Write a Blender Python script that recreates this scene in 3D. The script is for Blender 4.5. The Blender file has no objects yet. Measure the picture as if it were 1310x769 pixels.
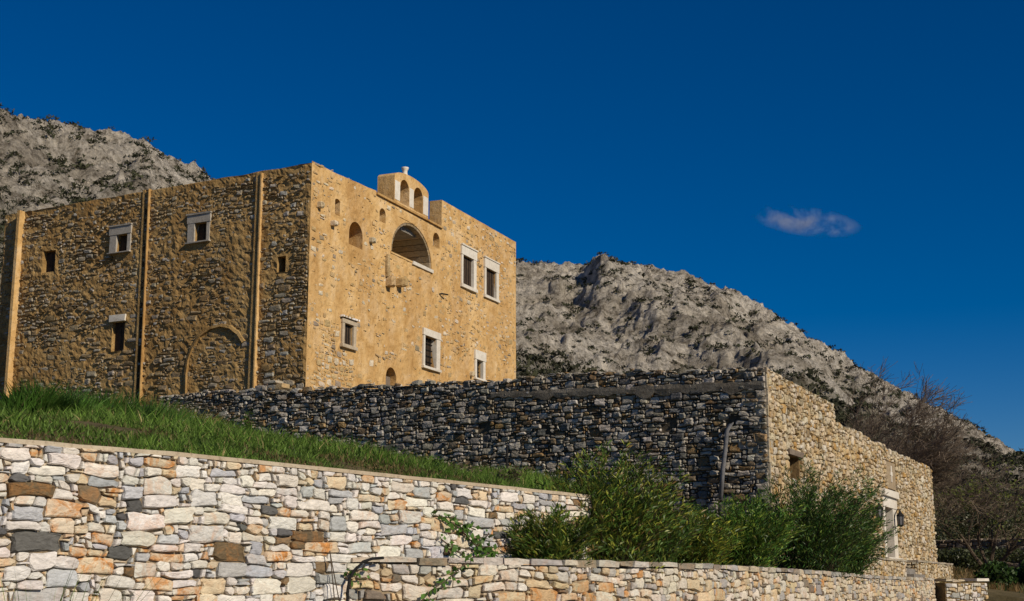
import bpy, math, random
import numpy as np
from mathutils import Vector, noise, Matrix

# ------------------------------------------------------------------ camera, sky, sun, exposure
scene = bpy.context.scene
col = scene.collection
EYE = 1.6                                   # camera height above the road
FPX, CXP, CYP, HOR = 1800.0, 655.0, 384.5, 750.0   # focal length, centre and horizon row in photo pixels
PITCH = math.atan((HOR - CYP) / FPX)
cam_d = bpy.data.cameras.new('camera'); cam = bpy.data.objects.new('camera', cam_d); col.objects.link(cam)
cam.location = (0, 0, EYE); cam.rotation_euler = (math.pi / 2 + PITCH, 0, 0)
cam_d.sensor_width = 36.0; cam_d.lens = 36.0 * FPX / 1310.0
cam_d.clip_start = 0.1; cam_d.clip_end = 12000
scene.camera = cam

SUN_EL = math.radians(31); SUN_AZ = math.atan2(0.72, -0.69)     # azimuth from +Y towards +X
world = bpy.data.worlds.new('World'); scene.world = world; world.use_nodes = True
wn = world.node_tree.nodes; wl = world.node_tree.links
bg = wn['Background']; sky = wn.new('ShaderNodeTexSky'); sky.sky_type = 'NISHITA'; sky.sun_disc = False
sky.sun_elevation = SUN_EL; sky.sun_rotation = SUN_AZ
sky.altitude = 900; sky.air_density = 0.9; sky.dust_density = 0.1; sky.ozone_density = 6.0
hs = wn.new('ShaderNodeHueSaturation'); hs.inputs['Hue'].default_value = 0.507; hs.inputs['Saturation'].default_value = 1.36
wl.new(sky.outputs[0], hs.inputs['Color']); wl.new(hs.outputs[0], bg.inputs[0]); bg.inputs[1].default_value = 0.057
sun_d = bpy.data.lights.new('sun', 'SUN'); sun = bpy.data.objects.new('sun', sun_d); col.objects.link(sun)
sun_d.energy = 4.2; sun_d.angle = math.radians(0.5); sun_d.color = (1.0, 0.87, 0.68)
SDIR = Vector((math.sin(SUN_AZ) * math.cos(SUN_EL), math.cos(SUN_AZ) * math.cos(SUN_EL), math.sin(SUN_EL)))
sun.rotation_euler = SDIR.to_track_quat('Z', 'Y').to_euler(); sun.location = SDIR * 60 + Vector((0, 40, 0))
vs = scene.view_settings; vs.view_transform = 'Standard'; vs.look = 'None'; vs.exposure = 0.0; vs.gamma = 1.0
vs.use_curve_mapping = False

# ------------------------------------------------------------------ pixel -> direction helpers
CP, SP = math.cos(PITCH), math.sin(PITCH)
CAM = Vector((0, 0, EYE))
def ray(px, py):
    a, b = px - CXP, CYP - py
    return Vector((a, FPX * CP - b * SP, FPX * SP + b * CP))
def hp(px, depth):                          # a point at eye level, so far away, below/above that pixel column
    r = ray(px, HOR); return Vector((r.x / r.y * depth, depth, EYE))
def hpr(px, py, depth):                     # the foot, so far away, of a vertical edge seen at that pixel
    r = ray(px, py); return Vector((r.x / r.y * depth, depth, EYE))
def proj(p):
    d = p - CAM; zc = d.y * CP + d.z * SP; yc = -d.y * SP + d.z * CP
    return CXP + FPX * d.x / zc, CYP - FPX * yc / zc, zc
class Frame:                                # a vertical plane: origin, direction along it, outward normal
    def __init__(s, o, du):
        s.o = Vector((o.x, o.y, 0)); s.du = Vector((du.x, du.y, 0)).normalized()
        n = Vector((s.du.y, -s.du.x, 0))
        if n.dot(Vector((CAM.x - o.x, CAM.y - o.y, 0))) < 0: n = -n
        s.n = n
    def P(s, u, z, n=0.0): return Vector((s.o.x + s.du.x * u + s.n.x * n, s.o.y + s.du.y * u + s.n.y * n, z))
    def hit(s, px, py):
        r = ray(px, py); t = (s.o - CAM).dot(s.n) / r.dot(s.n); p = CAM + r * t
        return (p - s.o).dot(s.du), p.z
class Poly:                                 # a wall that follows a plan polyline
    def __init__(s, pts):
        s.p = [Vector((a.x, a.y, 0)) for a in pts]; s.c = [0.0]
        for a, b in zip(s.p, s.p[1:]): s.c.append(s.c[-1] + (b - a).length)
        s.nv = []
        for i in range(len(s.p)):
            d = (s.p[min(i + 1, len(s.p) - 1)] - s.p[max(i - 1, 0)]).normalized(); s.nv.append(Vector((d.y, -d.x, 0)))
    def P(s, u, z, n=0.0):
        i = 0
        while i < len(s.p) - 2 and u > s.c[i + 1]: i += 1
        t = (u - s.c[i]) / (s.c[i + 1] - s.c[i]); q = s.p[i].lerp(s.p[i + 1], t); m = s.nv[i].lerp(s.nv[i + 1], min(max(t, 0), 1))
        return Vector((q.x + m.x * n, q.y + m.y * n, z))

# ------------------------------------------------------------------ materials
MAT = {}
def nodes_of(name):
    m = bpy.data.materials.new(name); m.use_nodes = True; MAT[name] = m
    nt = m.node_tree; return m, nt, nt.nodes['Principled BSDF'], nt.nodes, nt.links
def ramp(n, stops):
    r = n.new('ShaderNodeValToRGB'); e = r.color_ramp.elements
    while len(e) < len(stops): e.new(0.5)
    for k, (p, c) in enumerate(stops): e[k].position = p; e[k].color = (c if len(c) == 4 else (*c, 1))
    return r
def noise_node(n, l, coord, scale, detail=6, rough=0.6, stretch=None, dist=0.0):
    x = n.new('ShaderNodeTexNoise'); x.inputs['Scale'].default_value = scale; x.inputs['Detail'].default_value = detail
    x.inputs['Roughness'].default_value = rough; x.inputs['Distortion'].default_value = dist
    if stretch:
        mp = n.new('ShaderNodeMapping'); mp.inputs['Scale'].default_value = stretch; l.new(coord, mp.inputs[0]); l.new(mp.outputs[0], x.inputs[0])
    else: l.new(coord, x.inputs[0])
    return x
def mixc(n, l, fac, a, b, mode='MIX'):
    m = n.new('ShaderNodeMix'); m.data_type = 'RGBA'; m.blend_type = mode
    for s, v in ((m.inputs[0], fac), (m.inputs[6], a), (m.inputs[7], b)):
        if isinstance(v, (int, float)): s.default_value = v
        elif isinstance(v, tuple): s.default_value = (*v, 1)
        else: l.new(v, s)
    return m.outputs[2]
def bump(n, l, b, h, strength, dist):
    x = n.new('ShaderNodeBump'); x.inputs['Strength'].default_value = strength; x.inputs['Distance'].default_value = dist
    l.new(h, x.inputs['Height']); l.new(x.outputs[0], b.inputs['Normal']); return x
def stone_mat(name, stain, fine=18.0, bstr=0.7, bd=0.02, vein=(0.55, 1.12)):
    m, nt, b, n, l = nodes_of(name)
    at = n.new('ShaderNodeAttribute'); at.attribute_name = 'tint'
    g = n.new('ShaderNodeNewGeometry').outputs['Position']
    n1 = noise_node(n, l, g, fine, 7, 0.68, (1, 1, 2.2), 0.6)
    r1 = ramp(n, [(0.28, (vein[0],) * 3), (0.55, (0.93,) * 3), (0.75, (vein[1],) * 3)]); l.new(n1.outputs[0], r1.inputs[0])
    c = mixc(n, l, 1.0, at.outputs['Color'], r1.outputs[0], 'MULTIPLY')
    n2 = noise_node(n, l, g, fine * 0.42, 5, 0.7, None, 0.8)
    r2 = ramp(n, [(0.47, (0, 0, 0)), (0.60, (1, 1, 1))]); l.new(n2.outputs[0], r2.inputs[0])
    mu = n.new('ShaderNodeMath'); mu.operation = 'MULTIPLY'; l.new(r2.outputs[0], mu.inputs[0]); l.new(at.outputs['Alpha'], mu.inputs[1])
    n4 = noise_node(n, l, g, fine * 1.7, 4, 0.6); rs = ramp(n, [(0.3, tuple(x * 0.55 for x in stain)), (0.7, tuple(min(1, x * 1.25) for x in stain))])
    l.new(n4.outputs[0], rs.inputs[0])
    c = mixc(n, l, mu.outputs[0], c, rs.outputs[0]); l.new(c, b.inputs['Base Color'])
    b.inputs['Roughness'].default_value = 0.88; b.inputs['Specular IOR Level'].default_value = 0.2
    n3 = noise_node(n, l, g, fine * 0.8, 6, 0.62, (1, 1, 1.7), 0.5); bump(n, l, b, n3.outputs[0], bstr, bd)
    return m
stone_mat('marble_rubble', (0.56, 0.24, 0.06), 14.0, 0.85, 0.03, (0.62, 1.12))
stone_mat('weathered_rubble', (0.22, 0.12, 0.04), 9.0, 1.0, 0.06, (0.35, 1.3))
stone_mat('warm_rubble', (0.42, 0.26, 0.09), 8.0, 0.9, 0.05, (0.5, 1.15))
stone_mat('facade_stone', (0.34, 0.22, 0.08), 7.0, 0.8, 0.05, (0.5, 1.25))
def plaster(name, cols, scale, bs, bd, streak=0.5):
    m, nt, b, n, l = nodes_of(name)
    g = n.new('ShaderNodeNewGeometry').outputs['Position']
    n1 = noise_node(n, l, g, scale, 9, 0.7, None, 0.5); r1 = ramp(n, [(0.3, cols[0]), (0.5, cols[1]), (0.68, cols[2])]); l.new(n1.outputs[0], r1.inputs[0])
    n2 = noise_node(n, l, g, 0.5, 6, 0.6, (1, 1, 0.22)); r2 = ramp(n, [(0.38, (0.62, 0.52, 0.42)), (0.58, (1, 1, 1))]); l.new(n2.outputs[0], r2.inputs[0])
    c = mixc(n, l, streak, r1.outputs[0], r2.outputs[0], 'MULTIPLY')
    n5 = noise_node(n, l, g, scale * 6, 4, 0.6); r5 = ramp(n, [(0.32, (0.5, 0.46, 0.42)), (0.46, (1, 1, 1))]); l.new(n5.outputs[0], r5.inputs[0])
    c = mixc(n, l, 0.55, c, r5.outputs[0], 'MULTIPLY'); l.new(c, b.inputs['Base Color'])
    b.inputs['Roughness'].default_value = 0.93; b.inputs['Specular IOR Level'].default_value = 0.12
    n3 = noise_node(n, l, g, scale * 3.2, 8, 0.72); bump(n, l, b, n3.outputs[0], bs, bd)
    return m
plaster('golden_plaster', [(0.47, 0.28, 0.10), (0.63, 0.42, 0.185), (0.70, 0.52, 0.30)], 1.3, 0.7, 0.06, 0.6)
plaster('brown_mortar', [(0.26, 0.155, 0.06), (0.41, 0.27, 0.11), (0.48, 0.34, 0.16)], 1.6, 0.9, 0.10, 0.6)
plaster('pilaster_plaster', [(0.30, 0.17, 0.06), (0.45, 0.28, 0.11), (0.52, 0.35, 0.16)], 2.0, 0.5, 0.03, 0.6)
plaster('dark_stain_plaster', [(0.03, 0.022, 0.015), (0.06, 0.04, 0.022), (0.12, 0.08, 0.04)], 2.5, 0.5, 0.03, 0.3)
plaster('beige_cement', [(0.36, 0.30, 0.22), (0.47, 0.40, 0.30), (0.54, 0.47, 0.36)], 4.0, 0.5, 0.02, 0.3)
plaster('pale_mortar', [(0.22, 0.17, 0.11), (0.34, 0.27, 0.18), (0.42, 0.34, 0.24)], 7.0, 0.8, 0.03, 0.1)
plaster('dark_joint', [(0.05, 0.042, 0.032), (0.09, 0.075, 0.055), (0.14, 0.115, 0.08)], 4.0, 0.8, 0.05, 0.1)
plaster('warm_joint', [(0.13, 0.085, 0.04), (0.21, 0.145, 0.07), (0.28, 0.2, 0.1)], 4.0, 0.8, 0.05, 0.1)
plaster('grey_cement', [(0.17, 0.16, 0.145), (0.24, 0.225, 0.205), (0.31, 0.29, 0.265)], 3.0, 0.8, 0.05, 0.3)
plaster('old_cement', [(0.10, 0.09, 0.075), (0.17, 0.155, 0.13), (0.24, 0.22, 0.19)], 3.0, 1.0, 0.06, 0.3)
plaster('white_marble', [(0.56, 0.52, 0.45), (0.68, 0.65, 0.58), (0.75, 0.72, 0.66)], 6.0, 0.3, 0.01, 0.25)
plaster('old_marble', [(0.30, 0.28, 0.25), (0.42, 0.40, 0.36), (0.50, 0.48, 0.44)], 5.0, 0.4, 0.02, 0.4)
plaster('dark_wood', [(0.035, 0.024, 0.017), (0.06, 0.042, 0.03), (0.09, 0.065, 0.045)], 8.0, 0.4, 0.01, 0.1)
plaster('grey_wood', [(0.13, 0.105, 0.085), (0.19, 0.155, 0.125), (0.25, 0.21, 0.17)], 8.0, 0.4, 0.01, 0.2)
plaster('black_metal', [(0.012, 0.012, 0.012), (0.02, 0.02, 0.021), (0.03, 0.03, 0.03)], 8.0, 0.2, 0.005, 0.1)
plaster('grey_pipe_lead', [(0.10, 0.105, 0.115), (0.16, 0.165, 0.18), (0.22, 0.225, 0.24)], 8.0, 0.3, 0.01, 0.2)
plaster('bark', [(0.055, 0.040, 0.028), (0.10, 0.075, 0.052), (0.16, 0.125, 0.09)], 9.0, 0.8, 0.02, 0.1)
plaster('rust_twig', [(0.13, 0.10, 0.075), (0.21, 0.165, 0.125), (0.29, 0.235, 0.18)], 9.0, 0.4, 0.01, 0.1)
plaster('sunlit_twig', [(0.15, 0.115, 0.08), (0.24, 0.19, 0.14), (0.32, 0.26, 0.20)], 9.0, 0.4, 0.01, 0.1)  # bark tone raised in the colour so the twigs look sunlit
plaster('soil', [(0.06, 0.05, 0.025), (0.11, 0.09, 0.045), (0.17, 0.13, 0.07)], 1.2, 0.8, 0.05, 0.1)
def leaf_mat(name, rough=0.5, trans=0.35):
    m, nt, b, n, l = nodes_of(name)
    at = n.new('ShaderNodeAttribute'); at.attribute_name = 'tint'
    l.new(at.outputs['Color'], b.inputs['Base Color']); b.inputs['Roughness'].default_value = rough
    b.inputs['Specular IOR Level'].default_value = 0.3
    t = n.new('ShaderNodeBsdfTranslucent'); l.new(at.outputs['Color'], t.inputs[0])
    mx = n.new('ShaderNodeMixShader'); mx.inputs[0].default_value = trans
    l.new(b.outputs[0], mx.inputs[1]); l.new(t.outputs[0], mx.inputs[2]); l.new(mx.outputs[0], n['Material Output'].inputs[0])
leaf_mat('oleander_leaf', 0.42, 0.25); leaf_mat('grass_blade', 0.6, 0.4); leaf_mat('scrub_leaf', 0.8, 0.1)
m, nt, b, n, l = nodes_of('limestone_mountain')
g = n.new('ShaderNodeNewGeometry').outputs['Position']
n1 = noise_node(n, l, g, 0.045, 12, 0.72, None, 0.7); r1 = ramp(n, [(0.34, (0.27, 0.24, 0.195)), (0.46, (0.47, 0.43, 0.365)), (0.58, (0.64, 0.60, 0.53))]); l.new(n1.outputs[0], r1.inputs[0])
n2 = noise_node(n, l, g, 0.28, 10, 0.78, (1, 1, 0.6), 0.8); r2 = ramp(n, [(0.38, (0.30, 0.28, 0.25)), (0.5, (0.9, 0.9, 0.9)), (0.66, (1.25, 1.23, 1.2))]); l.new(n2.outputs[0], r2.inputs[0])
c = mixc(n, l, 1.0, r1.outputs[0], r2.outputs[0], 'MULTIPLY')
n6 = noise_node(n, l, g, 0.9, 8, 0.8, None, 0.5); r6 = ramp(n, [(0.41, (0.42, 0.40, 0.37)), (0.49, (1, 1, 1)), (0.6, (1.3, 1.28, 1.25))]); l.new(n6.outputs[0], r6.inputs[0])
c = mixc(n, l, 0.75, c, r6.outputs[0], 'MULTIPLY')
at = n.new('ShaderNodeAttribute'); at.attribute_name = 'tint'
c = mixc(n, l, at.outputs['Alpha'], c, at.outputs['Color']); l.new(c, b.inputs['Base Color']); b.inputs['Roughness'].default_value = 0.95
b.inputs['Specular IOR Level'].default_value = 0.1
n3 = noise_node(n, l, g, 0.30, 12, 0.82); bump(n, l, b, n3.outputs[0], 1.0, 2.2)
m, nt, b, n, l = nodes_of('road_gravel')
g = n.new('ShaderNodeNewGeometry').outputs['Position']
n1 = noise_node(n, l, g, 0.6, 9, 0.7); r1 = ramp(n, [(0.3, (0.07, 0.065, 0.035)), (0.5, (0.16, 0.135, 0.09)), (0.7, (0.24, 0.2, 0.14))]); l.new(n1.outputs[0], r1.inputs[0])
l.new(r1.outputs[0], b.inputs['Base Color']); b.inputs['Roughness'].default_value = 0.95
m, nt, b, n, l = nodes_of('cloud_vapour')
n.remove(b); tc = n.new('ShaderNodeTexCoord').outputs['Object']
pv = n.new('ShaderNodeVolumePrincipled'); pv.inputs['Color'].default_value = (0.95, 0.93, 0.95, 1); pv.inputs['Anisotropy'].default_value = 0.0
n1 = noise_node(n, l, tc, 0.021, 9, 0.66, (1, 1, 1.3), 0.3); r1 = ramp(n, [(0.49, (0, 0, 0)), (0.72, (1, 1, 1))]); l.new(n1.outputs[0], r1.inputs[0])
mp = n.new('ShaderNodeMapping'); mp.inputs['Scale'].default_value = (1 / 88, 1 / 32, 1 / 24); l.new(tc, mp.inputs[0])
gr = n.new('ShaderNodeTexGradient'); gr.gradient_type = 'SPHERICAL'; l.new(mp.outputs[0], gr.inputs[0])
mu = n.new('ShaderNodeMath'); mu.operation = 'MULTIPLY'; l.new(r1.outputs[0], mu.inputs[0]); gp_ = n.new('ShaderNodeMath'); gp_.operation = 'POWER'; l.new(gr.outputs[0], gp_.inputs[0]); gp_.inputs[1].default_value = 1.3; l.new(gp_.outputs[0], mu.inputs[1])
m2 = n.new('ShaderNodeMath'); m2.operation = 'MULTIPLY'; l.new(mu.outputs[0], m2.inputs[0]); m2.inputs[1].default_value = 0.11
l.new(m2.outputs[0], pv.inputs['Density']); l.new(pv.outputs[0], n['Material Output'].inputs['Volume'])

# ------------------------------------------------------------------ mesh helpers
class MB:
    def __init__(s): s.v = []; s.f = []; s.c = []
    def add(s, vs, fs, tint=None):
        o = len(s.v); s.v += [tuple(p) for p in vs]; s.f += [tuple(i + o for i in f) for f in fs]
        if tint is not None: s.c += [tint] * len(vs)
    def box(s, F, u0, u1, z0, z1, n0, n1, jit=0.0, rng=random):
        j = (lambda: rng.uniform(-jit, jit)) if jit else (lambda: 0.0)
        q = [F.P(u + j(), z + j(), n_ + j()) for n_ in (n0, n1) for (u, z) in ((u0, z0), (u1, z0), (u1, z1), (u0, z1))]
        s.add(q, [(3, 2, 1, 0), (4, 5, 6, 7), (0, 1, 5, 4), (1, 2, 6, 5), (2, 3, 7, 6), (3, 0, 4, 7)])
    def tube(s, pts, rad, k=6, tint=None, cap=True):
        vs = []; m = len(pts)
        for i, p in enumerate(pts):
            d = (pts[min(i + 1, m - 1)] - pts[max(i - 1, 0)]).normalized()
            a = d.orthogonal().normalized(); b_ = d.cross(a); r = rad[i] if isinstance(rad, (list, tuple)) else rad
            vs += [p + (a * math.cos(2 * math.pi * t / k) + b_ * math.sin(2 * math.pi * t / k)) * r for t in range(k)]
        fs = [(i * k + t, i * k + (t + 1) % k, (i + 1) * k + (t + 1) % k, (i + 1) * k + t) for i in range(m - 1) for t in range(k)]
        if cap: fs += [tuple(range(k - 1, -1, -1)), tuple((m - 1) * k + t for t in range(k))]
        s.add(vs, fs, tint)
    def build(s, name, mat, parent=None, smooth=False, origin=None):
        me = bpy.data.meshes.new(name)
        if origin is None:
            a = np.array(s.v); origin = Vector(((a[:, 0].min() + a[:, 0].max()) / 2, (a[:, 1].min() + a[:, 1].max()) / 2, a[:, 2].min()))
        me.from_pydata([(x - origin.x, y - origin.y, z - origin.z) for x, y, z in s.v], [], s.f)
        if len(s.c) == len(s.v) and s.c:
            ca = me.color_attributes.new('tint', 'FLOAT_COLOR', 'POINT'); ca.data.foreach_set('color', np.array(s.c, dtype=np.float32).ravel())
        me.materials.append(MAT[mat])
        if smooth: me.polygons.foreach_set('use_smooth', [True] * len(me.polygons))
        me.update(); o = bpy.data.objects.new(name, me); col.objects.link(o)
        place(o, origin, parent); return o
WORLD = {}
def place(o, w, parent):
    WORLD[o.name] = Vector(w)
    o.parent = parent; o.location = Vector(w) - (WORLD[parent.name] if parent else Vector())
def thing(name, loc, label, cat, group=None):
    o = bpy.data.objects.new(name, None); col.objects.link(o); place(o, loc, None); o.empty_display_size = 0.3
    return tag(o, label, cat, group)
def tag(o, label=None, cat=None, group=None, kind=None):
    for k, v in (('label', label), ('category', cat), ('group', group), ('kind', kind)):
        if v: o[k] = v
    return o
def big_mesh(name, verts, tris, mat, tint=None, parent=None, smooth=False):      # numpy arrays, quads or triangles
    me = bpy.data.meshes.new(name); k = tris.shape[1]
    me.vertices.add(len(verts)); me.vertices.foreach_set('co', verts.astype(np.float32).ravel())
    me.loops.add(tris.size); me.loops.foreach_set('vertex_index', tris.astype(np.int32).ravel())
    me.polygons.add(len(tris)); me.polygons.foreach_set('loop_start', (np.arange(len(tris)) * k).astype(np.int32))
    me.update(calc_edges=True); me.validate()
    if tint is not None:
        ca = me.color_attributes.new('tint', 'FLOAT_COLOR', 'POINT'); ca.data.foreach_set('color', tint.astype(np.float32).ravel())
    me.materials.append(MAT[mat])
    if smooth: me.polygons.foreach_set('use_smooth', np.ones(len(tris), dtype=bool))
    o = bpy.data.objects.new(name, me); col.objects.link(o); place(o, Vector(), parent); return o
def fbm(x, y, z, o=5, h=0.9): return noise.fractal(Vector((x, y, z)), h, 2.1, o)

# ------------------------------------------------------------------ rubble masonry: every stone its own outline, depth and tint
def layout(nx, ny, rng, classes):
    occ = np.zeros((nx, ny), bool); out = []
    for cover, (w0, w1), (h0, h1) in classes:
        want = cover * nx * ny; got = 0; tries = 0
        while got < want and tries < nx * ny * 3:
            tries += 1; w = rng.randint(w0, w1); h = rng.randint(h0, min(h1, max(h0, w)))
            if w > nx or h > ny: continue
            i = rng.randint(0, nx - w); j = rng.randint(0, ny - h)
            while j > 0 and not occ[i:i + w, j - 1].any() and not occ[i:i + w, j:j + h].any(): j -= 1     # let it settle
            if occ[i:i + w, j:j + h].any(): continue
            occ[i:i + w, j:j + h] = True; out.append((i, j, w, h)); got += w * h
    for j in range(ny):
        for i in range(nx):
            if occ[i, j]: continue
            w = 1
            while w < rng.choice((1, 2, 3, 3)) and i + w < nx and not occ[i + w, j]: w += 1
            h = 1
            if j + 1 < ny and not occ[i:i + w, j + 1].any() and rng.random() < 0.85: h = 2
            occ[i:i + w, j:j + h] = True; out.append((i, j, w, h))
    return out
def make_stones(seed, M, u0, z0, W, H, cu, cz, classes, gap, prot, tintfn, bev=0.3, back=0.08, keep=None, zmap=None, shrink=1.0, tilt=0.25, wob=0.42):
    rng = random.Random(seed); nx, ny = max(2, round(W / cu)), max(2, round(H / cz)); cu, cz = W / nx, H / ny
    J = {}
    def gp(i, j):
        if (i, j) not in J:
            e = 0.25 if i in (0, nx) or j in (0, ny) else 1
            wv = noise.noise(Vector((i * cu * 0.9 + seed, j * cz * 1.3, seed * 0.7))) * cz * 1.5 * e
            J[(i, j)] = (i * cu + rng.uniform(-wob, wob) * cu * e, j * cz + rng.uniform(-wob, wob) * cz * e + wv)
        return J[(i, j)]
    res = []
    for (i, j, w, h) in layout(nx, ny, rng, classes):
        cc = ((i + w / 2) * cu, (j + h / 2) * cz)
        if keep and not keep(u0 + cc[0], z0 + cc[1], w * cu, h * cz, rng): continue
        pts = []
        def edge(a, b_, n_):
            pts.append(gp(*a) + (True,))
            st = 1 if n_ <= 2 else (2 if n_ <= 5 else 3)
            for k in range(st, n_, st) if n_ > 2 else ():
                pts.append(gp(a[0] + (b_[0] - a[0]) * k // n_, a[1] + (b_[1] - a[1]) * k // n_) + (False,))
        edge((i, j), (i + w, j), w); edge((i + w, j), (i + w, j + h), h); edge((i + w, j + h), (i, j + h), w); edge((i, j + h), (i, j), h)
        cx = sum(p[0] for p in pts) / len(pts); cy = sum(p[1] for p in pts) / len(pts)
        su = (1 - 2 * gap / (w * cu)) * shrink; sz = (1 - 2 * gap / (h * cz)) * shrink
        if su < 0.25: su = 0.3
        if sz < 0.25: sz = 0.3
        ol = []
        for k, (a, b_, corner) in enumerate(pts):
            r = rng.uniform(0.03, 0.30) if corner else rng.uniform(-0.05, 0.07)
            if corner and w * h >= 4:                     # knock the corner off with two points
                pa = pts[k - 1]; pb = pts[(k + 1) % len(pts)]; t = rng.choice((rng.uniform(.05, .3), rng.uniform(.2, .75)))
                for q in (pa, pb):
                    ol.append((cx + (a + (q[0] - a) * t * 0.6 - cx) * su, cy + (b_ + (q[1] - b_) * t * 0.6 - cy) * sz))
            else: ol.append((cx + (a - cx) * su * (1 - r), cy + (b_ - cy) * sz * (1 - r)))
        p_ = prot(rng, w * cu, h * cz); tx, tz = rng.uniform(-tilt, tilt), rng.uniform(-tilt, tilt)
        k = len(ol); big = w * h >= 6
        bw = min(bev * min(w * cu, h * cz) * 0.5, 0.05)
        s1u = max(0.35, 1 - 2 * bw / (w * cu)); s1z = max(0.35, 1 - 2 * bw / (h * cz))
        def nn(a, b_, amp): return p_ + (a - cx) * tx * 0.4 + (b_ - cy) * tz * 0.4 + rng.uniform(-amp, amp) * p_
        vs = [(a, b_, -back) for a, b_ in ol] + [(a, b_, p_ * rng.uniform(0.55, 0.85)) for a, b_ in ol]
        r2 = [(cx + (a - cx) * s1u, cy + (b_ - cy) * s1z) for a, b_ in ol]; vs += [(a, b_, nn(a, b_, 0.05)) for a, b_ in r2]
        rings = 3
        if big:
            r3 = [(cx + (a - cx) * rng.uniform(0.4, 0.6), cy + (b_ - cy) * rng.uniform(0.4, 0.6)) for a, b_ in r2]
            vs += [(a, b_, nn(a, b_, 0.05) + 0.004) for a, b_ in r3]; rings = 4
        vs.append((cx, cy, nn(cx, cy, 0.05) + 0.004))
        fs = [(r * k + t, r * k + (t + 1) % k, (r + 1) * k + (t + 1) % k, (r + 1) * k + t) for r in range(rings - 1) for t in range(k)]
        fs += [((rings - 1) * k + t, (rings - 1) * k + (t + 1) % k, rings * k) for t in range(k)]
        zf = zmap or (lambda u, z: z)
        wv = [M(u0 + a, zf(u0 + a, z0 + b_), c_) for a, b_, c_ in vs]
        ctr = wv[-1]; px, py, dz = proj(ctr)
        vis = -40 < px < 1350 and -20 < py < 800
        res.append((w * cu * h * cz / dz ** 2 * (1 if vis else 1e-4), wv, fs, tintfn(rng, w * cu, h * cz, u0 + cc[0], z0 + cc[1])))
    res.sort(key=lambda r: -r[0]); return res
def lay_stones(stones, mat, parent, name='stone', limit=300, restname='small_stones'):
    for s in stones[:limit]:
        mb = MB(); mb.add(s[1], s[2], s[3]); mb.build(name, mat, parent, origin=s[1][-1])
    rest = stones[limit:]
    if rest:
        mb = MB()
        for s in rest: mb.add(s[1], s[2], s[3])
        tag(mb.build(restname, mat, parent), kind='stuff')
def vary(rng, c, v=0.12, a=0.0):
    f = 1 + rng.uniform(-v, v); return (min(c[0] * f * (1 + rng.uniform(-.04, .04)), .85), min(c[1] * f, .85), min(c[2] * f * (1 + rng.uniform(-.06, .06)), .85), a)
def wall_core(name, M, us, zb, zt, n0, n1, mat, parent):
    mb = MB(); vs = []
    for u in us: vs += [M(u, zb(u), n0), M(u, zb(u), n1), M(u, zt(u), n1), M(u, zt(u), n0)]
    k = len(us); fs = [(i * 4 + a, i * 4 + (a + 1) % 4, i * 4 + 4 + (a + 1) % 4, i * 4 + 4 + a) for i in range(k - 1) for a in range(4)]
    fs += [(3, 2, 1, 0), tuple(4 * (k - 1) + a for a in range(4))]
    mb.add(vs, fs); return mb.build(name, mat, parent)
def lin(pts):
    xs, ys = zip(*sorted(pts)); return lambda u: float(np.interp(u, xs, ys))
def frange(a, b_, step):
    k = max(1, round((b_ - a) / step)); return [a + (b_ - a) * i / k for i in range(k + 1)]

# ------------------------------------------------------------------ plan of the place
FR = Frame(hp(0, 12.0), hp(715, 18.7) - hp(0, 12.0))                       # marble retaining wall
C = hpr(395, 350, 50.0)
dL, dR = ray(-2900, HOR), ray(1430, HOR)
FL, FF = Frame(C, dL), Frame(C, dR)                                       # monastery: stone side, plastered front
A = hpr(982, 545, 33.6)
FD = Frame(A, hp(215, 44.0) - A)                                          # shaded enclosure wall
FG = Frame(A, ray(1500, HOR))                                             # sunlit wall with the door
TPX = [(400, 0), (480, 0), (560, 0), (720, 17.3), (900, 21.0), (1050, 28.0), (1120, 34.0), (1194, 42.0)]
TW = Poly([FR.P(FR.hit(p, 700)[0], 0, n_) for p, n_ in ((400, -.12), (480, .16), (560, .52))] + [hp(*q) for q in TPX[3:]])                                          # low terrace wall
TZ = [EYE + (HOR - y) / 1837.0 * q.y for q, y in zip(TW.p, (713, 713.5, 714.5, 717, 722, 731, 737, 740))]
tz = lin(list(zip(TW.c, TZ)))
ruL, ruR = FR.hit(-140, 600)[0], FR.hit(752, 600)[0]
rz = lin([FR.hit(*q) for q in ((-140, 553), (0, 566), (240, 585), (500, 611), (715, 633), (752, 637))])
uB = FG.hit(1193, 650)[0]

# terrain heights: interpolated from what touches the ground
ctrl = []
def cpt(p, z): ctrl.append((p.x, p.y, z))
for u in frange(ruL, ruR, 2.0): cpt(FR.P(u, 0, -0.4), rz(u) - 0.02)
for px, py in ((215, 545), (330, 560), (450, 583), (560, 599), (700, 612), (800, 635), (900, 655)):
    u, z = FD.hit(px, py); cpt(FD.P(u, 0, 0.2), z)
for px, py in ((-120, 542), (5, 544), (60, 544), (130, 541), (200, 540)):
    u, z = FL.hit(px, py); cpt(FL.P(u, 0, 0.4), z)
for u in frange(1.5, TW.c[-1], 3.0): cpt(TW.P(u, 0, -0.5), tz(u) - 0.12)
for px, d, py in ((-60, 30, 552), (60, 30, 553), (160, 30, 560), (260, 30, 573), (60, 45, 549), (180, 42, 553), (380, 30, 590), (520, 28, 608)):
    p = hp(px, d); cpt(p, EYE + (HOR - py) / 1837 * d)
for u in frange(2, uB, 5.0): cpt(FG.P(u, 0, 0.8), EYE + 0.02)
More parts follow.
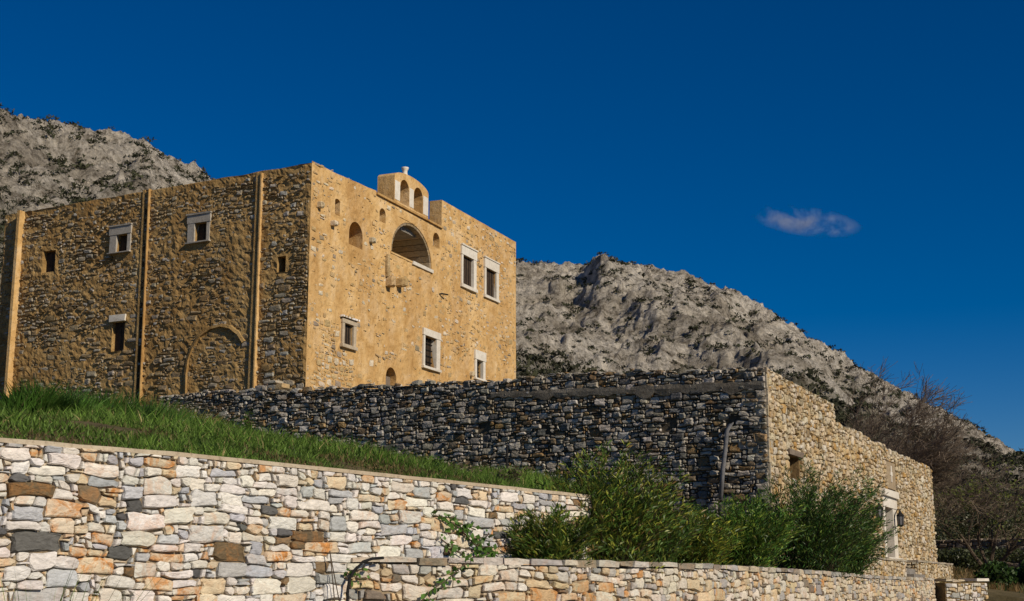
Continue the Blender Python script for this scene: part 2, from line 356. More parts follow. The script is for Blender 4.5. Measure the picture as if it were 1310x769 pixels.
for x, y, z in ((-45, 60, 9), (-30, 30, 5.2), (-20, 90, 11), (10, 90, 10), (25, 100, 3.6), (40, 75, 2.3), (22, 64, 1.95), (30, 62, 1.95), (22, 72, 2.05), (26, 78, 2.1), (33, 80, 2.1), (28, 90, 2.8), (19, 61, 1.9), (60, 110, 3.6), (-60, 120, 16), (0, 130, 15), (90, 130, 6), (24, 54, 1.75), (17.5, 54, 1.7), (15, 46, 1.55), (40, 55, 1.6), (0, 45, 6.5), (-4, 70, 9)):
    ctrl.append((x, y, z))
ca_ = np.array(ctrl); npt = len(ca_)
def phi(r): return r
D_ = np.linalg.norm(ca_[:, None, :2] - ca_[None, :, :2], axis=2)
Am = np.zeros((npt + 3, npt + 3)); Am[:npt, :npt] = -phi(D_) + np.eye(npt) * -0.02
Am[:npt, npt] = 1; Am[:npt, npt + 1:] = ca_[:, :2]; Am[npt, :npt] = 1; Am[npt + 1:, :npt] = ca_[:, :2].T
sol = np.linalg.solve(Am, np.concatenate([ca_[:, 2], np.zeros(3)]))
def ter(x, y):
    x = np.asarray(x, float); y = np.asarray(y, float); sh = x.shape; q = np.stack([x.ravel(), y.ravel()], 1); out = np.empty(len(q))
    for k in range(0, len(q), 20000):
        p = q[k:k + 20000]; d = np.linalg.norm(p[:, None, :] - ca_[None, :, :2], axis=2)
        out[k:k + 20000] = -phi(d) @ sol[:npt] + sol[npt] + p @ sol[npt + 1:]
    return out.reshape(sh)
def terz(p): return float(ter([p.x], [p.y])[0])

# ground sheet to the horizon, and the raised land behind the walls
gs = 6000.0
mb = MB(); mb.add([(-gs, -gs, 0), (gs, -gs, 0), (gs, gs, 0), (-gs, gs, 0)], [(0, 1, 2, 3)])
tag(mb.build('ground', 'road_gravel'), kind='structure')
front = [FR.P(ruL - 12, 0, -0.25)] + [FR.P(u, 0, -0.25) for u in frange(ruL, ruR, 1.2)]
fl = [TW.P(u, 0, -0.22) for u in frange(0, TW.c[-1], 1.5)]
front += [p for p in fl if p.y > front[-1].y + 0.6]
front += [hp(1200, 44.5), hp(1240, 44.2), hp(1275, 44), hp(1300, 43), hp(1380, 42), hp(1600, 40), hp(2000, 38)]
T_ = np.concatenate([np.linspace(0, 1, 40) ** 1.6 * 0.5, np.linspace(0.52, 1, 20)])
xs = np.zeros((len(front), len(T_))); ys = xs.copy()
for a, p in enumerate(front):
    f = a / (len(front) - 1); bp = Vector((-75 + 205 * f, 150, 0))
    xs[a] = p.x + (bp.x - p.x) * T_; ys[a] = p.y + (bp.y - p.y) * T_
zs = ter(xs, ys)
zs += np.array([[noise.noise(Vector((x * .5, y * .5, 3))) * .10 for x, y in zip(r, q)] for r, q in zip(xs, ys)])
sk = np.array([p.y for p in front]); sx, sy = xs[:, :1].copy(), ys[:, :1].copy(); right = np.array([proj(p)[0] > 1200 for p in front])
sy[right] -= 5.0; xs = np.concatenate([sx, xs], 1); ys = np.concatenate([sy, ys], 1); zs = np.concatenate([np.full_like(sx, -.1), zs], 1)
nr, nc = xs.shape; idx = np.arange(nr * nc).reshape(nr, nc)
quads = np.stack([idx[:-1, :-1], idx[1:, :-1], idx[1:, 1:], idx[:-1, 1:]], -1).reshape(-1, 4)
big_mesh('terrain', np.stack([xs, ys, zs], -1).reshape(-1, 3), quads, 'soil', smooth=True)
tag(bpy.data.objects['terrain'], kind='structure')

# ------------------------------------------------------------------ mountain
SIL = [(-700, 20), (-400, 60), (-150, 105), (0, 140), (45, 153), (90, 160), (130, 166), (185, 180), (215, 201), (250, 213), (272, 228), (340, 262), (430, 292), (540, 318), (650, 334), (690, 337), (735, 338), (768, 331), (800, 337), (830, 341), (880, 352), (930, 370), (975, 393), (1000, 410), (1050, 438), (1080, 458), (1150, 497), (1240, 541), (1310, 582), (1420, 640), (1600, 690), (1900, 705), (2300, 712)]
silf = lin(SIL)
RD = lin([(-700, 300), (0, 330), (270, 350), (650, 430), (770, 450), (1000, 440), (1310, 430), (2300, 500)])
PX = np.concatenate([np.linspace(-700, -40, 50), np.linspace(-32, 300, 190), np.linspace(308, 630, 45), np.linspace(634, 1330, 380), np.linspace(1345, 2300, 40)])
TT = np.concatenate([np.linspace(0, 1, 230), np.linspace(1.02, 1.6, 24)])
V = np.zeros((len(PX), len(TT), 3)); green = np.zeros((len(PX), len(TT)))
for a, px in enumerate(PX):
    r = ray(px, silf(px)); D = RD(px); hd = Vector((r.x, r.y)).normalized(); zr = EYE + r.z / math.hypot(r.x, r.y) * D
    d0 = 135.0; b0 = terz(Vector((hd.x * d0, hd.y * d0, 0))) if -300 < px < 1700 else 5; b0 = max(3.5, min(b0, 14)) - 1.0
    for k, t in enumerate(TT):
        if t <= 1:
            d = d0 + (D - d0) * t; z = b0 + (zr - b0) * (0.25 * t + 0.75 * t ** 1.5)
        else: d = D + (t - 1) * 320; z = zr - (t - 1) ** 1.5 * 260
        x, y = hd.x * d, hd.y * d
        e = min(1, t * 4); f = 1.0 if t < .9 else max(.25, 1 - (t - .9) * 7.5) if t < 1 else .3
        gl = noise.ridged_multi_fractal(Vector((x * .011 + 3, y * .006, z * .004)), 0.9, 2.1, 6, 1.0, 2.0) - 1.1
        dt = noise.ridged_multi_fractal(Vector((x * .05, y * .05, z * .05)), 0.7, 2.2, 6, 1.0, 2.0) - 1.0
        dsp = e * (f * 12.5 * gl + 2.8 * dt + .9 * (noise.ridged_multi_fractal(Vector((x * .17, y * .17, z * .17)), .6, 2.2, 4, 1.0, 2.0) - 1))
        sp = math.exp(-((px - 782 + (1 - t) * 50) / 30.0) ** 2) * math.exp(-((t - .86) / .13) ** 2) * 5 - math.exp(-((px - 750 + (1 - t) * 50) / 18.0) ** 2) * math.exp(-((t - .84) / .12) ** 2) * 7
        V[a, k] = (x, y - 0.4 * dt * e - sp, z + dsp + sp * .4)
        if t > 1.25: V[a, k, 2] = min(V[a, k, 2], z)
        gv = fbm(x * .018, y * .018, z * .02 + 7, 6) * .9 + (0.52 - t) * 1.4
        green[a, k] = min(0.8, max(0.0, gv * 1.6 + 0.02))
sk_ = np.empty(len(PX))                     # keep the worn ridge at the height seen in the photograph
for a in range(len(PX)):
    q = V[a, 190:]; zc_ = q[:, 1] * CP + (q[:, 2] - EYE) * SP; pyq = CYP - FPX * (-q[:, 1] * SP + (q[:, 2] - EYE) * CP) / zc_
    sk_[a] = pyq.min() - silf(PX[a])
sm_ = np.convolve(np.pad(sk_, 12, mode='edge'), np.ones(25) / 25, mode='valid')
for a, px in enumerate(PX): V[a, :, 2] += (sm_[a] / 1837.0 * RD(px)) * np.minimum(TT, 1.0)
nr, nc = len(PX), len(TT); idx = np.arange(nr * nc).reshape(nr, nc)
quads = np.stack([idx[:-1, :-1], idx[1:, :-1], idx[1:, 1:], idx[:-1, 1:]], -1).reshape(-1, 4)
tint = np.zeros((nr * nc, 4)); tint[:, :3] = (0.085, 0.08, 0.042); tint[:, 3] = green.ravel()
big_mesh('mountain', V.reshape(-1, 3), quads, 'limestone_mountain', tint)
tag(bpy.data.objects['mountain'], kind='structure')
# scrub scattered over the mountain: low clumps of faceted leaf faces
rg = np.random.default_rng(5); N = 17000
ia = rg.integers(50, 665, N); kk = (230 * rg.random(N) ** 0.8).astype(int)
okm = rg.random(N) < np.clip(0.30 + green[ia, kk] * 1.3 + 0.12 * np.sin(ia * .13 + kk * .09) * np.sin(kk * .21 - ia * .05), 0.06, 1); ia, kk = ia[okm], kk[okm]
base = V[ia, kk]; N = len(base); LF = 30
sz = 0.42 + 0.95 * rg.random(N) ** 1.6
off = rg.normal(0, 1, (N, LF, 3)); off /= np.linalg.norm(off, axis=2, keepdims=True); off[..., 2] = np.abs(off[..., 2]) * .7; off[..., 0] *= 1.35
cen = base[:, None, :] + off * sz[:, None, None] * rg.uniform(.5, 1.05, (N, LF, 1))
tri = cen[:, :, None, :] + rg.normal(0, 1, (N, LF, 3, 3)) * (sz * .26)[:, None, None, None]
tc_ = np.zeros((N, LF, 3, 4)); br = rg.uniform(.6, 1.4, (N, 1, 1)) * rg.uniform(.7, 1.3, (N, LF, 1)); dry = rg.random((N, 1, 1)) * .6
tc_[..., 0] = (0.026 + dry * .03) * br; tc_[..., 1] = (0.032 + dry * .022) * br; tc_[..., 2] = (0.016 + dry * .008) * br; tc_[..., 3] = 1
tag(big_mesh('mountain_scrub', tri.reshape(-1, 3), np.arange(N * LF * 3).reshape(-1, 3), 'scrub_leaf', tc_.reshape(-1, 4)), 'dark green scrub dotted over the grey limestone mountain', 'scrub', kind='stuff')

# ------------------------------------------------------------------ marble retaining wall
rw = thing('retaining_wall', FR.P((ruL + ruR) / 2, 0), 'retaining wall of white, grey and rust-stained marble rubble below the grass bank', 'wall')
def marble(rng, w, h, u, z):
    r = rng.random()
    if w * h < 0.006: r = r * 0.85
    if r < .54: return vary(rng, (.75, .72, .665), .13, rng.choice((0, 0, 0, .12, .35)))
    if r < .69: return vary(rng, (.50, .515, .53), .2, rng.choice((0, 0, .1)))
    if r < .80: return vary(rng, (.70, .60, .44), .12, rng.choice((.2, .5, .8)))
    if r < .90: return vary(rng, (.70, .57, .40), .12, rng.uniform(.7, 1))
    if r < .95: return vary(rng, (.20, .145, .085), .25, .3)
    return vary(rng, (.13, .13, .13), .25, 0)
cls = [(.17, (6, 10), (4, 6)), (.28, (4, 8), (3, 4)), (.20, (3, 6), (2, 3))]
st = make_stones(11, FR.P, ruL, 0.2, ruR - ruL, 2.65, .062, .041, cls, .0045, lambda r, w, h: r.uniform(.03, .065), marble, .17, .10,
                 zmap=lambda u, z: 0.2 + (z - 0.2) * (rz(u) - 0.2) / 2.65)
lay_stones(st, 'marble_rubble', rw)
us = frange(ruL, ruR, .8)
wall_core('mortar_core', FR.P, us, lambda u: -.1, lambda u: rz(u) - .005, -.5, .004, 'pale_mortar', rw)
wall_core('cement_cap', FR.P, frange(ruL, ruR, .35), lambda u: rz(u) - .004, lambda u: rz(u) + .036 + .008 * noise.noise(Vector((u * 2, 0, 0))), -.36, .045, 'beige_cement', rw)

# ------------------------------------------------------------------ terrace wall
tw = thing('terrace_wall', TW.P(TW.c[-1] / 2, 0), 'low terrace wall of pale rubble with flat coping below the oleanders', 'wall')
def terr(rng, w, h, u, z):
    f = min(1, u / 20); r = rng.random()
    if r < .52: c = (.70 - .06 * f, .66 - .09 * f, .58 - .14 * f); return vary(rng, c, .15, rng.choice((0, .1, .3)))
    if r < .66: return vary(rng, (.40, .395, .38), .2, .1)
    if r < .84: return vary(rng, (.62, .51, .34), .15, rng.choice((.2, .5)))
    if r < .92: return vary(rng, (.60, .43, .25), .15, .8)
    return vary(rng, (.20, .17, .13), .3, .2)
tH = 1.75
st = make_stones(23, TW.P, 0.0, 0.2, TW.c[-1], tH - .2, .072, .045, [(.20, (5, 8), (3, 5)), (.32, (4, 6), (2, 4)), (.20, (2, 4), (2, 3))], .006, lambda r, w, h: r.uniform(.03, .06), terr, .18, .09,
                 zmap=lambda u, z: 0.2 + (z - .2) * (tz(u) - .07 - .2) / (tH - .2))
lay_stones(st, 'marble_rubble', tw)
us = frange(.45, TW.c[-1], .8)
wall_core('mortar_core', TW.P, us, lambda u: -.1, lambda u: tz(u) - .08, -.4, .004, 'pale_mortar', tw)
rng = random.Random(8); u = 0.55
while u < TW.c[-1] - .2:                                 # flat coping slabs, one by one
    L = rng.uniform(.28, .62); L = min(L, TW.c[-1] - u); mb = MB(); t0 = tz(u + L / 2); c = rng.choice([(.56, .53, .47), (.40, .39, .37), (.30, .26, .2), (.60, .56, .48), (.50, .44, .34)])
    h = rng.uniform(.05, .085); q = []
    for n_ in (-.36, rng.uniform(.045, .085)):
        for du, zz in ((.008, -h), (L - .008, -h + rng.uniform(-.01, .01)), (L - .012, rng.uniform(-.012, .012)), (L * .5, rng.uniform(-.006, .014)), (.012, rng.uniform(-.012, .012))):
            q.append(TW.P(u + du, t0 + zz, n_ + rng.uniform(-.015, .015)))
    mb.add(q, [(4, 3, 2, 1, 0), (5, 6, 7, 8, 9)] + [(a, (a + 1) % 5, 5 + (a + 1) % 5, 5 + a) for a in range(5)], vary(rng, c, .12, .15))
    mb.build('coping_stone', 'marble_rubble', tw); u += L

# ------------------------------------------------------------------ shaded enclosure wall
uDL = FD.hit(205, 520)[0]
dtop = lin([FD.hit(*q) for q in ((200, 507), (230, 504), (330, 500), (400, 498), (520, 491), (660, 486), (720, 480), (800, 476), (900, 473), (983, 472))])
ew = thing('enclosure_wall', FD.P(uDL / 2, EYE), 'long dark grey dry stone wall in shade below the monastery front', 'wall')
def grey(rng, w, h, u, z):
    r = rng.random()
    if r < .50: return vary(rng, (.36, .33, .28), .38, rng.choice((0, 0, .2)))
    if r < .72: return vary(rng, (.50, .47, .42), .25, .2)
    if r < .88: return vary(rng, (.23, .18, .12), .3, .6)
    if r < .93: return vary(rng, (.38, .27, .14), .3, .8)
    return vary(rng, (.14, .14, .135), .3, 0)
holes = [FD.hit(*q) for q in ((860, 541), (938, 541), (619, 547), (700, 551))]
def keepD(u, z, w, h, rng):
    for k, (a, b_) in enumerate(holes):
        if abs(u - a) < .15 and abs(z - b_) < .14 and w < .5: return False
    return z < dtop(u) + .03 and z > 2.2
zmaxD = max(dtop(0), dtop(uDL))
st = make_stones(37, FD.P, 0, 2.0, uDL, zmaxD - 2.0, .066, .050, [(.15, (4, 7), (4, 6)), (.36, (3, 5), (2, 4)), (.18, (2, 4), (1, 3))], .010, lambda r, w, h: r.uniform(.03, .10), grey, .35, .12, keep=keepD, tilt=.5)
lay_stones(st, 'weathered_rubble', ew)
us = frange(.30, uDL, .5)
wall_core('rubble_core', FD.P, us, lambda u: 1.0, lambda u: dtop(u) - .10, -.6, 0, 'dark_joint', ew)
bl = lin([FD.hit(*q) for q in ((600, 505), (700, 503), (800, 500), (900, 496), (981, 493))])
mb = MB(); u0, u1 = FD.hit(630, 505)[0], 0.02; rr = frange(u1, u0, .07); vs = []
for u in rr:
    j = lambda s: noise.noise(Vector((u * 1.7, s, 0)))
    d = min(1, (u0 - u) / 2.0)
    j2 = noise.noise(Vector((u * 5.3, 3, 0))); zc = bl(u) + .03 * j(1); t = .05 + .09 * d * (.5 + .7 * abs(j(2))) + .03 * j2; b_ = .10 + .30 * d * abs(j(3)) + .05 * j(9) + .06 * j2
    for zz, nn_ in ((zc + t, .03), (zc + t * .85, .085 + .02 * j(4)), (zc, .095 + .02 * j(5)), (zc - b_ * .85, .085 + .02 * j(6)), (zc - b_, .03)): vs.append(FD.P(u, zz, nn_))
mb.add(vs, [(i * 5 + a, i * 5 + a + 1, i * 5 + 6 + a, i * 5 + 5 + a) for i in range(len(rr) - 1) for a in range(4)])
mb.build('cement_band', 'old_cement', ew)
mb = MB(); pts = [FD.P(*FD.hit(x, y), nn_) for x, y, nn_ in ((939, 540, -.05), (937, 545, .16), (934, 552, .19), (932, 575, .19), (929, 600, .19), (926, 640, .19))]
mb.tube(pts, .055, 8); mb.build('drain_pipe', 'grey_pipe_lead', ew, smooth=True)
rp = thing('rubble_pile', FD.P(FD.hit(345, 498)[0], dtop(FD.hit(345, 498)[0])), 'few loose pale stones left on top of the dark wall beside the drain chute', 'stones')
rng = random.Random(3)
for px, py, w, h, c in ((334, 497, .42, .20, (.4, .36, .3)), (348, 496, .40, .20, (.3, .29, .27)), (346, 489, .5, .10, (.5, .46, .38)), (341, 492, .2, .12, (.12, .11, .1)), (357, 495, .30, .2, (.5, .36, .2))):
    u, z = FD.hit(px, py)
    s = make_stones(rng.randint(0, 999), FD.P, u - w / 2, z - h / 2, w, h, w / 2, h / 2, [(1, (2, 2), (2, 2))], .004, lambda r, a, b_: .05, lambda r, *a: vary(rng, c, .1, .2), .4, .30)
    for q in s: mb = MB(); mb.add(q[1], q[2], q[3]); mb.build('loose_stone', 'marble_rubble', rp, origin=q[1][-1])

# ------------------------------------------------------------------ sunlit wall with the door
hw = thing('door_wall', FG.P(uB / 2, EYE), 'sunlit warm rubble stone wall with a marble-framed doorway, raised near its corner', 'wall')
gA = [FG.hit(*q) for q in ((983, 473), (1063, 513))]; gB = [FG.hit(*q) for q in ((1070, 542), (1193, 603))]
ustep = (gA[1][0] + gB[0][0]) / 2; zlow = (gB[0][1] + gB[1][1]) / 2; zhi = lin(gA)
gtop = lambda u: zhi(u) if u < ustep else float(np.interp(u, [q[0] for q in gB], [q[1] for q in gB]))
du0, dz1 = FG.hit(1129.5, 648); du1 = FG.hit(1141, 680)[0]; dz0 = FG.hit(1134, 713)[1]
fu0, fu1 = FG.hit(1128, 660)[0], FG.hit(1144.5, 660)[0]; fz1 = FG.hit(1136, 628)[1]
wu0, wu1 = FG.hit(1008, 597)[0], FG.hit(1022, 597)[0]; wz0, wz1 = FG.hit(1014, 612)[1], FG.hit(1014, 583)[1]
nu0, nu1 = FG.hit(1132, 600)[0], FG.hit(1143, 600)[0]; nz0, nz1 = FG.hit(1138, 626)[1], FG.hit(1138, 592)[1]
def warm(rng, w, h, u, z):
    r = rng.random()
    if r < .45: return vary(rng, (.60, .51, .36), .18, .3)
    if r < .72: return vary(rng, (.52, .40, .235), .2, .6)
    if r < .86: return vary(rng, (.66, .60, .49), .15, .2)
    if r < .95: return vary(rng, (.30, .24, .15), .25, .5)
    return vary(rng, (.50, .32, .13), .2, .9)
def keepG(u, z, w, h, rng):
    if z > gtop(u) + .02: return False
    for a, b_, c, d in ((fu0, fu1, dz0, fz1), (wu0, wu1, wz0, wz1), (nu0, nu1, nz0, nz1)):
        if a - w * .42 < u < b_ + w * .42 and c - h * .42 < z < d + h * .42: return False
    return True
zG0 = 1.2
st = make_stones(53, FG.P, 0.02, zG0, uB - .02, zhi(0) - zG0, .085, .062, [(.14, (4, 6), (3, 5)), (.36, (3, 4), (2, 4)), (.22, (2, 3), (2, 3))], .012, lambda r, w, h: r.uniform(.03, .10), warm, .35, .12, keep=keepG, tilt=.4)
lay_stones(st, 'warm_rubble', hw)
zj = EYE + .1
rng = random.Random(4); z = 1.3; k = 0
while z < zhi(0) - .1:                                 # corner blocks laid alternately long and short
    h = rng.uniform(.22, .42); h = min(h, zhi(0) + .02 - z); a, b_ = (rng.uniform(.45, .8), rng.uniform(.25, .38)) if k % 2 else (rng.uniform(.25, .38), rng.uniform(.4, .65))
    o_ = Vector((A.x, A.y, 0)) + (FD.n + FG.n) * .055; q = []
    for zz in (z + .008, z + h - .008):
        for x, y in ((0, 0), (a, 0), (a, b_), (0, b_)): q.append(o_ + FD.du * (x + rng.uniform(0, .025)) + FG.du * (y + rng.uniform(0, .025)) + Vector((0, 0, zz + rng.uniform(-.012, .012))))
    mb = MB(); mb.add(q, [(3, 2, 1, 0), (4, 5, 6, 7), (0, 1, 5, 4), (1, 2, 6, 5), (2, 3, 7, 6), (3, 0, 4, 7)], vary(rng, (.50, .43, .32), .15, .2)); mb.build('corner_block', 'warm_rubble', hw); z += h; k += 1
mb = MB()                                             # core with real openings for door and window
def cols(edges, ops, topf, n0, n1):
    for a, b_ in zip(edges, edges[1:]):
        m_ = (a + b_) / 2; z = zj - 1.0; segs = sorted((c, d) for (x, y, c, d) in ops if x < m_ < y)
        for c, d in segs:
            mb.box(FG, a, b_, z, c, n0, n1); z = d
        mb.box(FG, a, b_, z, topf(m_) - .06, n0, n1)
ed = sorted(set(frange(.30, ustep, .6) + frange(ustep, uB, .6) + [du0, du1, wu0, wu1])); cols(ed, [(du0, du1, dz0, dz1), (wu0, wu1, wz0, wz1)], gtop, -.6, 0)
mb.build('rubble_core', 'warm_joint', hw)
door = MB(); door.box(FG, du0 - .01, du1 + .01, dz0, dz1 + .01, -.38, -.32); dr = door.build('door', 'grey_wood', hw)
for k in range(1, 5):
    u = du0 + (du1 - du0) * k / 5; mb = MB(); mb.box(FG, u - .012, u + .012, dz0 + .03, dz1 - .03, -.319, -.30); mb.build('batten', 'dark_wood', dr)
mb = MB(); mb.box(FG, du0 + .1, du0 + .16, dz0 + .9, dz0 + 1.0, -.299, -.27); mb.build('latch', 'black_metal', dr)
fr = MB(); fr.box(FG, du1 + .002, fu1, dz0, dz1 + .002, -.40, .07, .006); fr = fr.build('door_frame', 'white_marble', hw)
mb = MB(); mb.box(FG, fu0, du0 - .002, dz0, dz1 + .002, -.40, .07, .006); mb.build('jamb', 'white_marble', fr)
mb = MB(); mb.box(FG, fu0 - .05, fu1 + .05, dz1 + .004, dz1 + (fz1 - dz1) * .6, -.30, .09, .008); mb.build('lintel', 'white_marble', fr)
mb = MB(); mb.box(FG, fu0 - .12, fu1 + .12, dz1 + (fz1 - dz1) * .6 + .003, fz1, -.2, .17, .008); mb.build('hood', 'white_marble', fr)
mb = MB(); mb.box(FG, fu0 - .1, fu1 + .1, dz0 - .14, dz0 - .003, -.3, .2, .008); mb.build('threshold', 'white_marble', fr)
mb = MB(); mb.box(FG, nu0, nu1, nz0 + .02, nz1, -.05, .045, .01); pl = mb.build('plaque', 'pale_mortar', hw)
uc = (nu0 + nu1) / 2
mb = MB(); mb.box(FG, uc - .07, uc + .07, nz0 + .25, nz1 - .12, .03, .075); mb.box(FG, uc - .2, uc + .2, nz1 - .45, nz1 - .33, .03, .073); mb.build('relief_cross', 'white_marble', pl)
mb = MB(); mb.box(FG, wu0 - .01, wu1 + .01, wz0, wz1 + .01, -.30, -.25); w_ = mb.build('window', 'grey_wood', hw)
mb = MB(); mb.box(FG, wu0 - .15, wu1 + .15, wz1 + .003, wz1 + .14, -.2, .10, .02); mb.build('lintel', 'grey_wood', w_)
mb = MB(); mb.box(FG, (wu0 + wu1) / 2 - .02, (wu0 + wu1) / 2 + .02, wz0 + .02, wz1 - .02, -.249, -.22); mb.build('mullion', 'dark_wood', w_)
def lantern(px, py, lab):
    u, z = Frame(FG.P(0, 0, .28), FG.du).hit(px, py); o = FG.P(u, z, .28); t = thing('wall_lantern', FG.P(u, z, .14), lab, 'lantern', 'lanterns on the door wall')
    def ring(r, zz): return [Vector((o.x + r * math.cos(math.pi / 3 * k), o.y + r * math.sin(math.pi / 3 * k), z + zz)) for k in range(6)]
    def lathe(nm, prof, mt):
        mb = MB(); vs = [p for r, zz in prof for p in ring(r, zz)]
        mb.add(vs, [(i * 6 + a, i * 6 + (a + 1) % 6, i * 6 + 6 + (a + 1) % 6, i * 6 + 6 + a) for i in range(len(prof) - 1) for a in range(6)] + [tuple(range(5, -1, -1)), tuple((len(prof) - 1) * 6 + a for a in range(6))]); return mb.build(nm, mt, t)
    lathe('base', [(.03, -.24), (.09, -.20), (.10, -.17)], 'black_metal'); lathe('glass', [(.085, -.168), (.115, .12)], 'grey_pipe_lead')
    lathe('cap', [(.14, .122), (.13, .15), (.05, .25), (.015, .32)], 'black_metal')
    mb = MB()
    for k in range(6):
        a = ring(.088, -.168)[k]; b_ = ring(.118, .12)[k]; mb.tube([a, b_], .011, 4)
    mb.build('cage', 'black_metal', t)
    mb = MB(); mb.tube([FG.P(u, z - .05, .05), FG.P(u, z + .22, .12), FG.P(u, z + .36, .2), FG.P(u, z + .31, .28)], .018, 5); mb.box(FG, u - .05, u + .05, z - .15, z + .05, .02, .06); mb.build('bracket', 'black_metal', t)
lantern(1125, 656, 'black wall lantern beside the door frame, towards the shuttered window'); lantern(1152, 665, 'black wall lantern beside the door frame, towards the free wall end')

# landing and steps in front of the door
ld = thing('door_landing', FG.P((du0 + du1) / 2, EYE, 1.2), 'stone-faced landing with steps and parapet in front of the marble doorway', 'steps')
NF = 1.0
def stone_block(u0, u1, z0, z1, n0, n1, seed, parent, topstone=True):
    FB = Frame(FG.P(0, 0, n1), FG.du); FB.n = FG.n
    s = make_stones(seed, FB.P, u0, z0, u1 - u0, z1 - z0, .085, .062, [(.3, (3, 5), (2, 4)), (.35, (2, 4), (2, 3))], .012, lambda r, w, h: r.uniform(.02, .06), warm, .35, .08)
    FE = Frame(FG.P(u1, 0, 0), -FG.n); FE.du = -FG.n; FE.n = FG.du
    FE2 = Frame(FG.P(u0, 0, 0), -FG.n); FE2.du = FG.n; FE2.n = -FG.du
    s += make_stones(seed + 1, FE2.P, n0, z0, n1 - n0, z1 - z0, .085, .062, [(.3, (3, 5), (2, 4)), (.35, (2, 4), (2, 3))], .012, lambda r, w, h: r.uniform(.02, .05), warm, .35, .08)
    mb = MB(); mb.box(FG, u0, u1, z0, z1 - .01, n0, n1); mb.build('rubble_core', 'warm_joint', parent)
    return s
uq = lambda px: FG.hit(px, 720)[0]
def ucross(px, nn_):                               # position along the wall, seen at a pixel column, on a plane standing nn_ in front of it
    F2 = Frame(FG.P(0, 0, nn_), FG.du); return F2.hit(px, 720)
la, lb, lc, le = ucross(1085, NF)[0], ucross(1158, NF)[0], ucross(1173, NF)[0], ucross(1217, NF)[0]
zl = ucross(1130, NF)[1]; zl = EYE + (HOR - 716) / 1837 * FG.P((la + lb) / 2, 0, NF).y
S = stone_block(la, lb, .9, zl, .03, NF, 71, ld) + stone_block(lc, le, .9, zl + .03, .03, NF, 75, ld)
S.sort(key=lambda r: -r[0]); lay_stones(S, 'warm_rubble', ld, limit=120)
for k in range(4):
    mb = MB(); zt = zl - .18 * k - .02; mb.box(FG, lb + .01, lc - .01, .9, zt, .35 + .30 * k if k else .03, .35 + .30 * (k + 1), .01, random.Random(k)); mb.build('step', 'grey_cement', ld)
for nm, a, b_, zz in (('landing_slab', la - .04, lb + .03, zl), ('parapet_cap', lc - .03, le + .04, zl + .03)):
    rng = random.Random(int(a * 7)); u = a
    while u < b_ - .05:
        L = min(rng.uniform(.4, .8), b_ - u); mb = MB(); mb.box(FG, u + .006, u + L - .006, zz - .005, zz + .055, .04, NF + .06, .012, rng)
        mb.c = [vary(rng, (.42, .37, .29), .15, .2)] * len(mb.v); mb.build(nm, 'warm_rubble', ld); u += L
# low wall beyond the terrace steps
E0, E1 = hp(1209, 42.0), hp(1262, 43.5)
EWp = Poly([E0, hp(1235, 42.5), E1]); elw = thing('low_end_wall', E1, 'low pale rubble wall with white slab cap beyond the terrace steps', 'wall')
st = make_stones(91, EWp.P, 0, .3, EWp.c[-1], 1.40, .085, .062, [(.3, (3, 5), (2, 4)), (.35, (2, 4), (2, 3))], .012, lambda r, w, h: r.uniform(.02, .06), terr, .35, .08); lay_stones(st, 'warm_rubble', elw)
wall_core('rubble_core', EWp.P, frange(0, EWp.c[-1], .5), lambda u: 0, lambda u: 1.70, -.5, 0, 'warm_joint', elw)
mb = MB(); mb.box(EWp, EWp.c[-1] - .75, EWp.c[-1] + .05, 1.75, 1.83, -.5, .07, .01); mb.build('slab_cap', 'white_marble', elw)
for k in range(3):
    u = k * .28; mb = MB(); mb.box(EWp, u, u + .26, 1.735, 1.80, -.48, .05, .02, random.Random(k)); mb.c = [vary(random.Random(k), (.45, .4, .3), .1, .2)] * 8; mb.build('coping_stone', 'warm_rubble', elw)
ts = thing('terrace_steps', hp(1202, 42.6), 'narrow shaded stone steps in the gap at the end of the terrace wall', 'steps')
FS = Frame(hp(1195, 42.3), hp(1209, 42.2) - hp(1195, 42.3)); wS = (hp(1209, 42.2) - hp(1195, 42.3)).length
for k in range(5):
    mb = MB(); mb.box(FS, -.05, wS + .02, .2, 1.62 - .24 * k, -1.3 + .3 * k, -1.0 + .3 * k, .008, random.Random(k)); mb.build('step', 'bark', ts)  # dark brown on stone: shade in the gap put into the colour

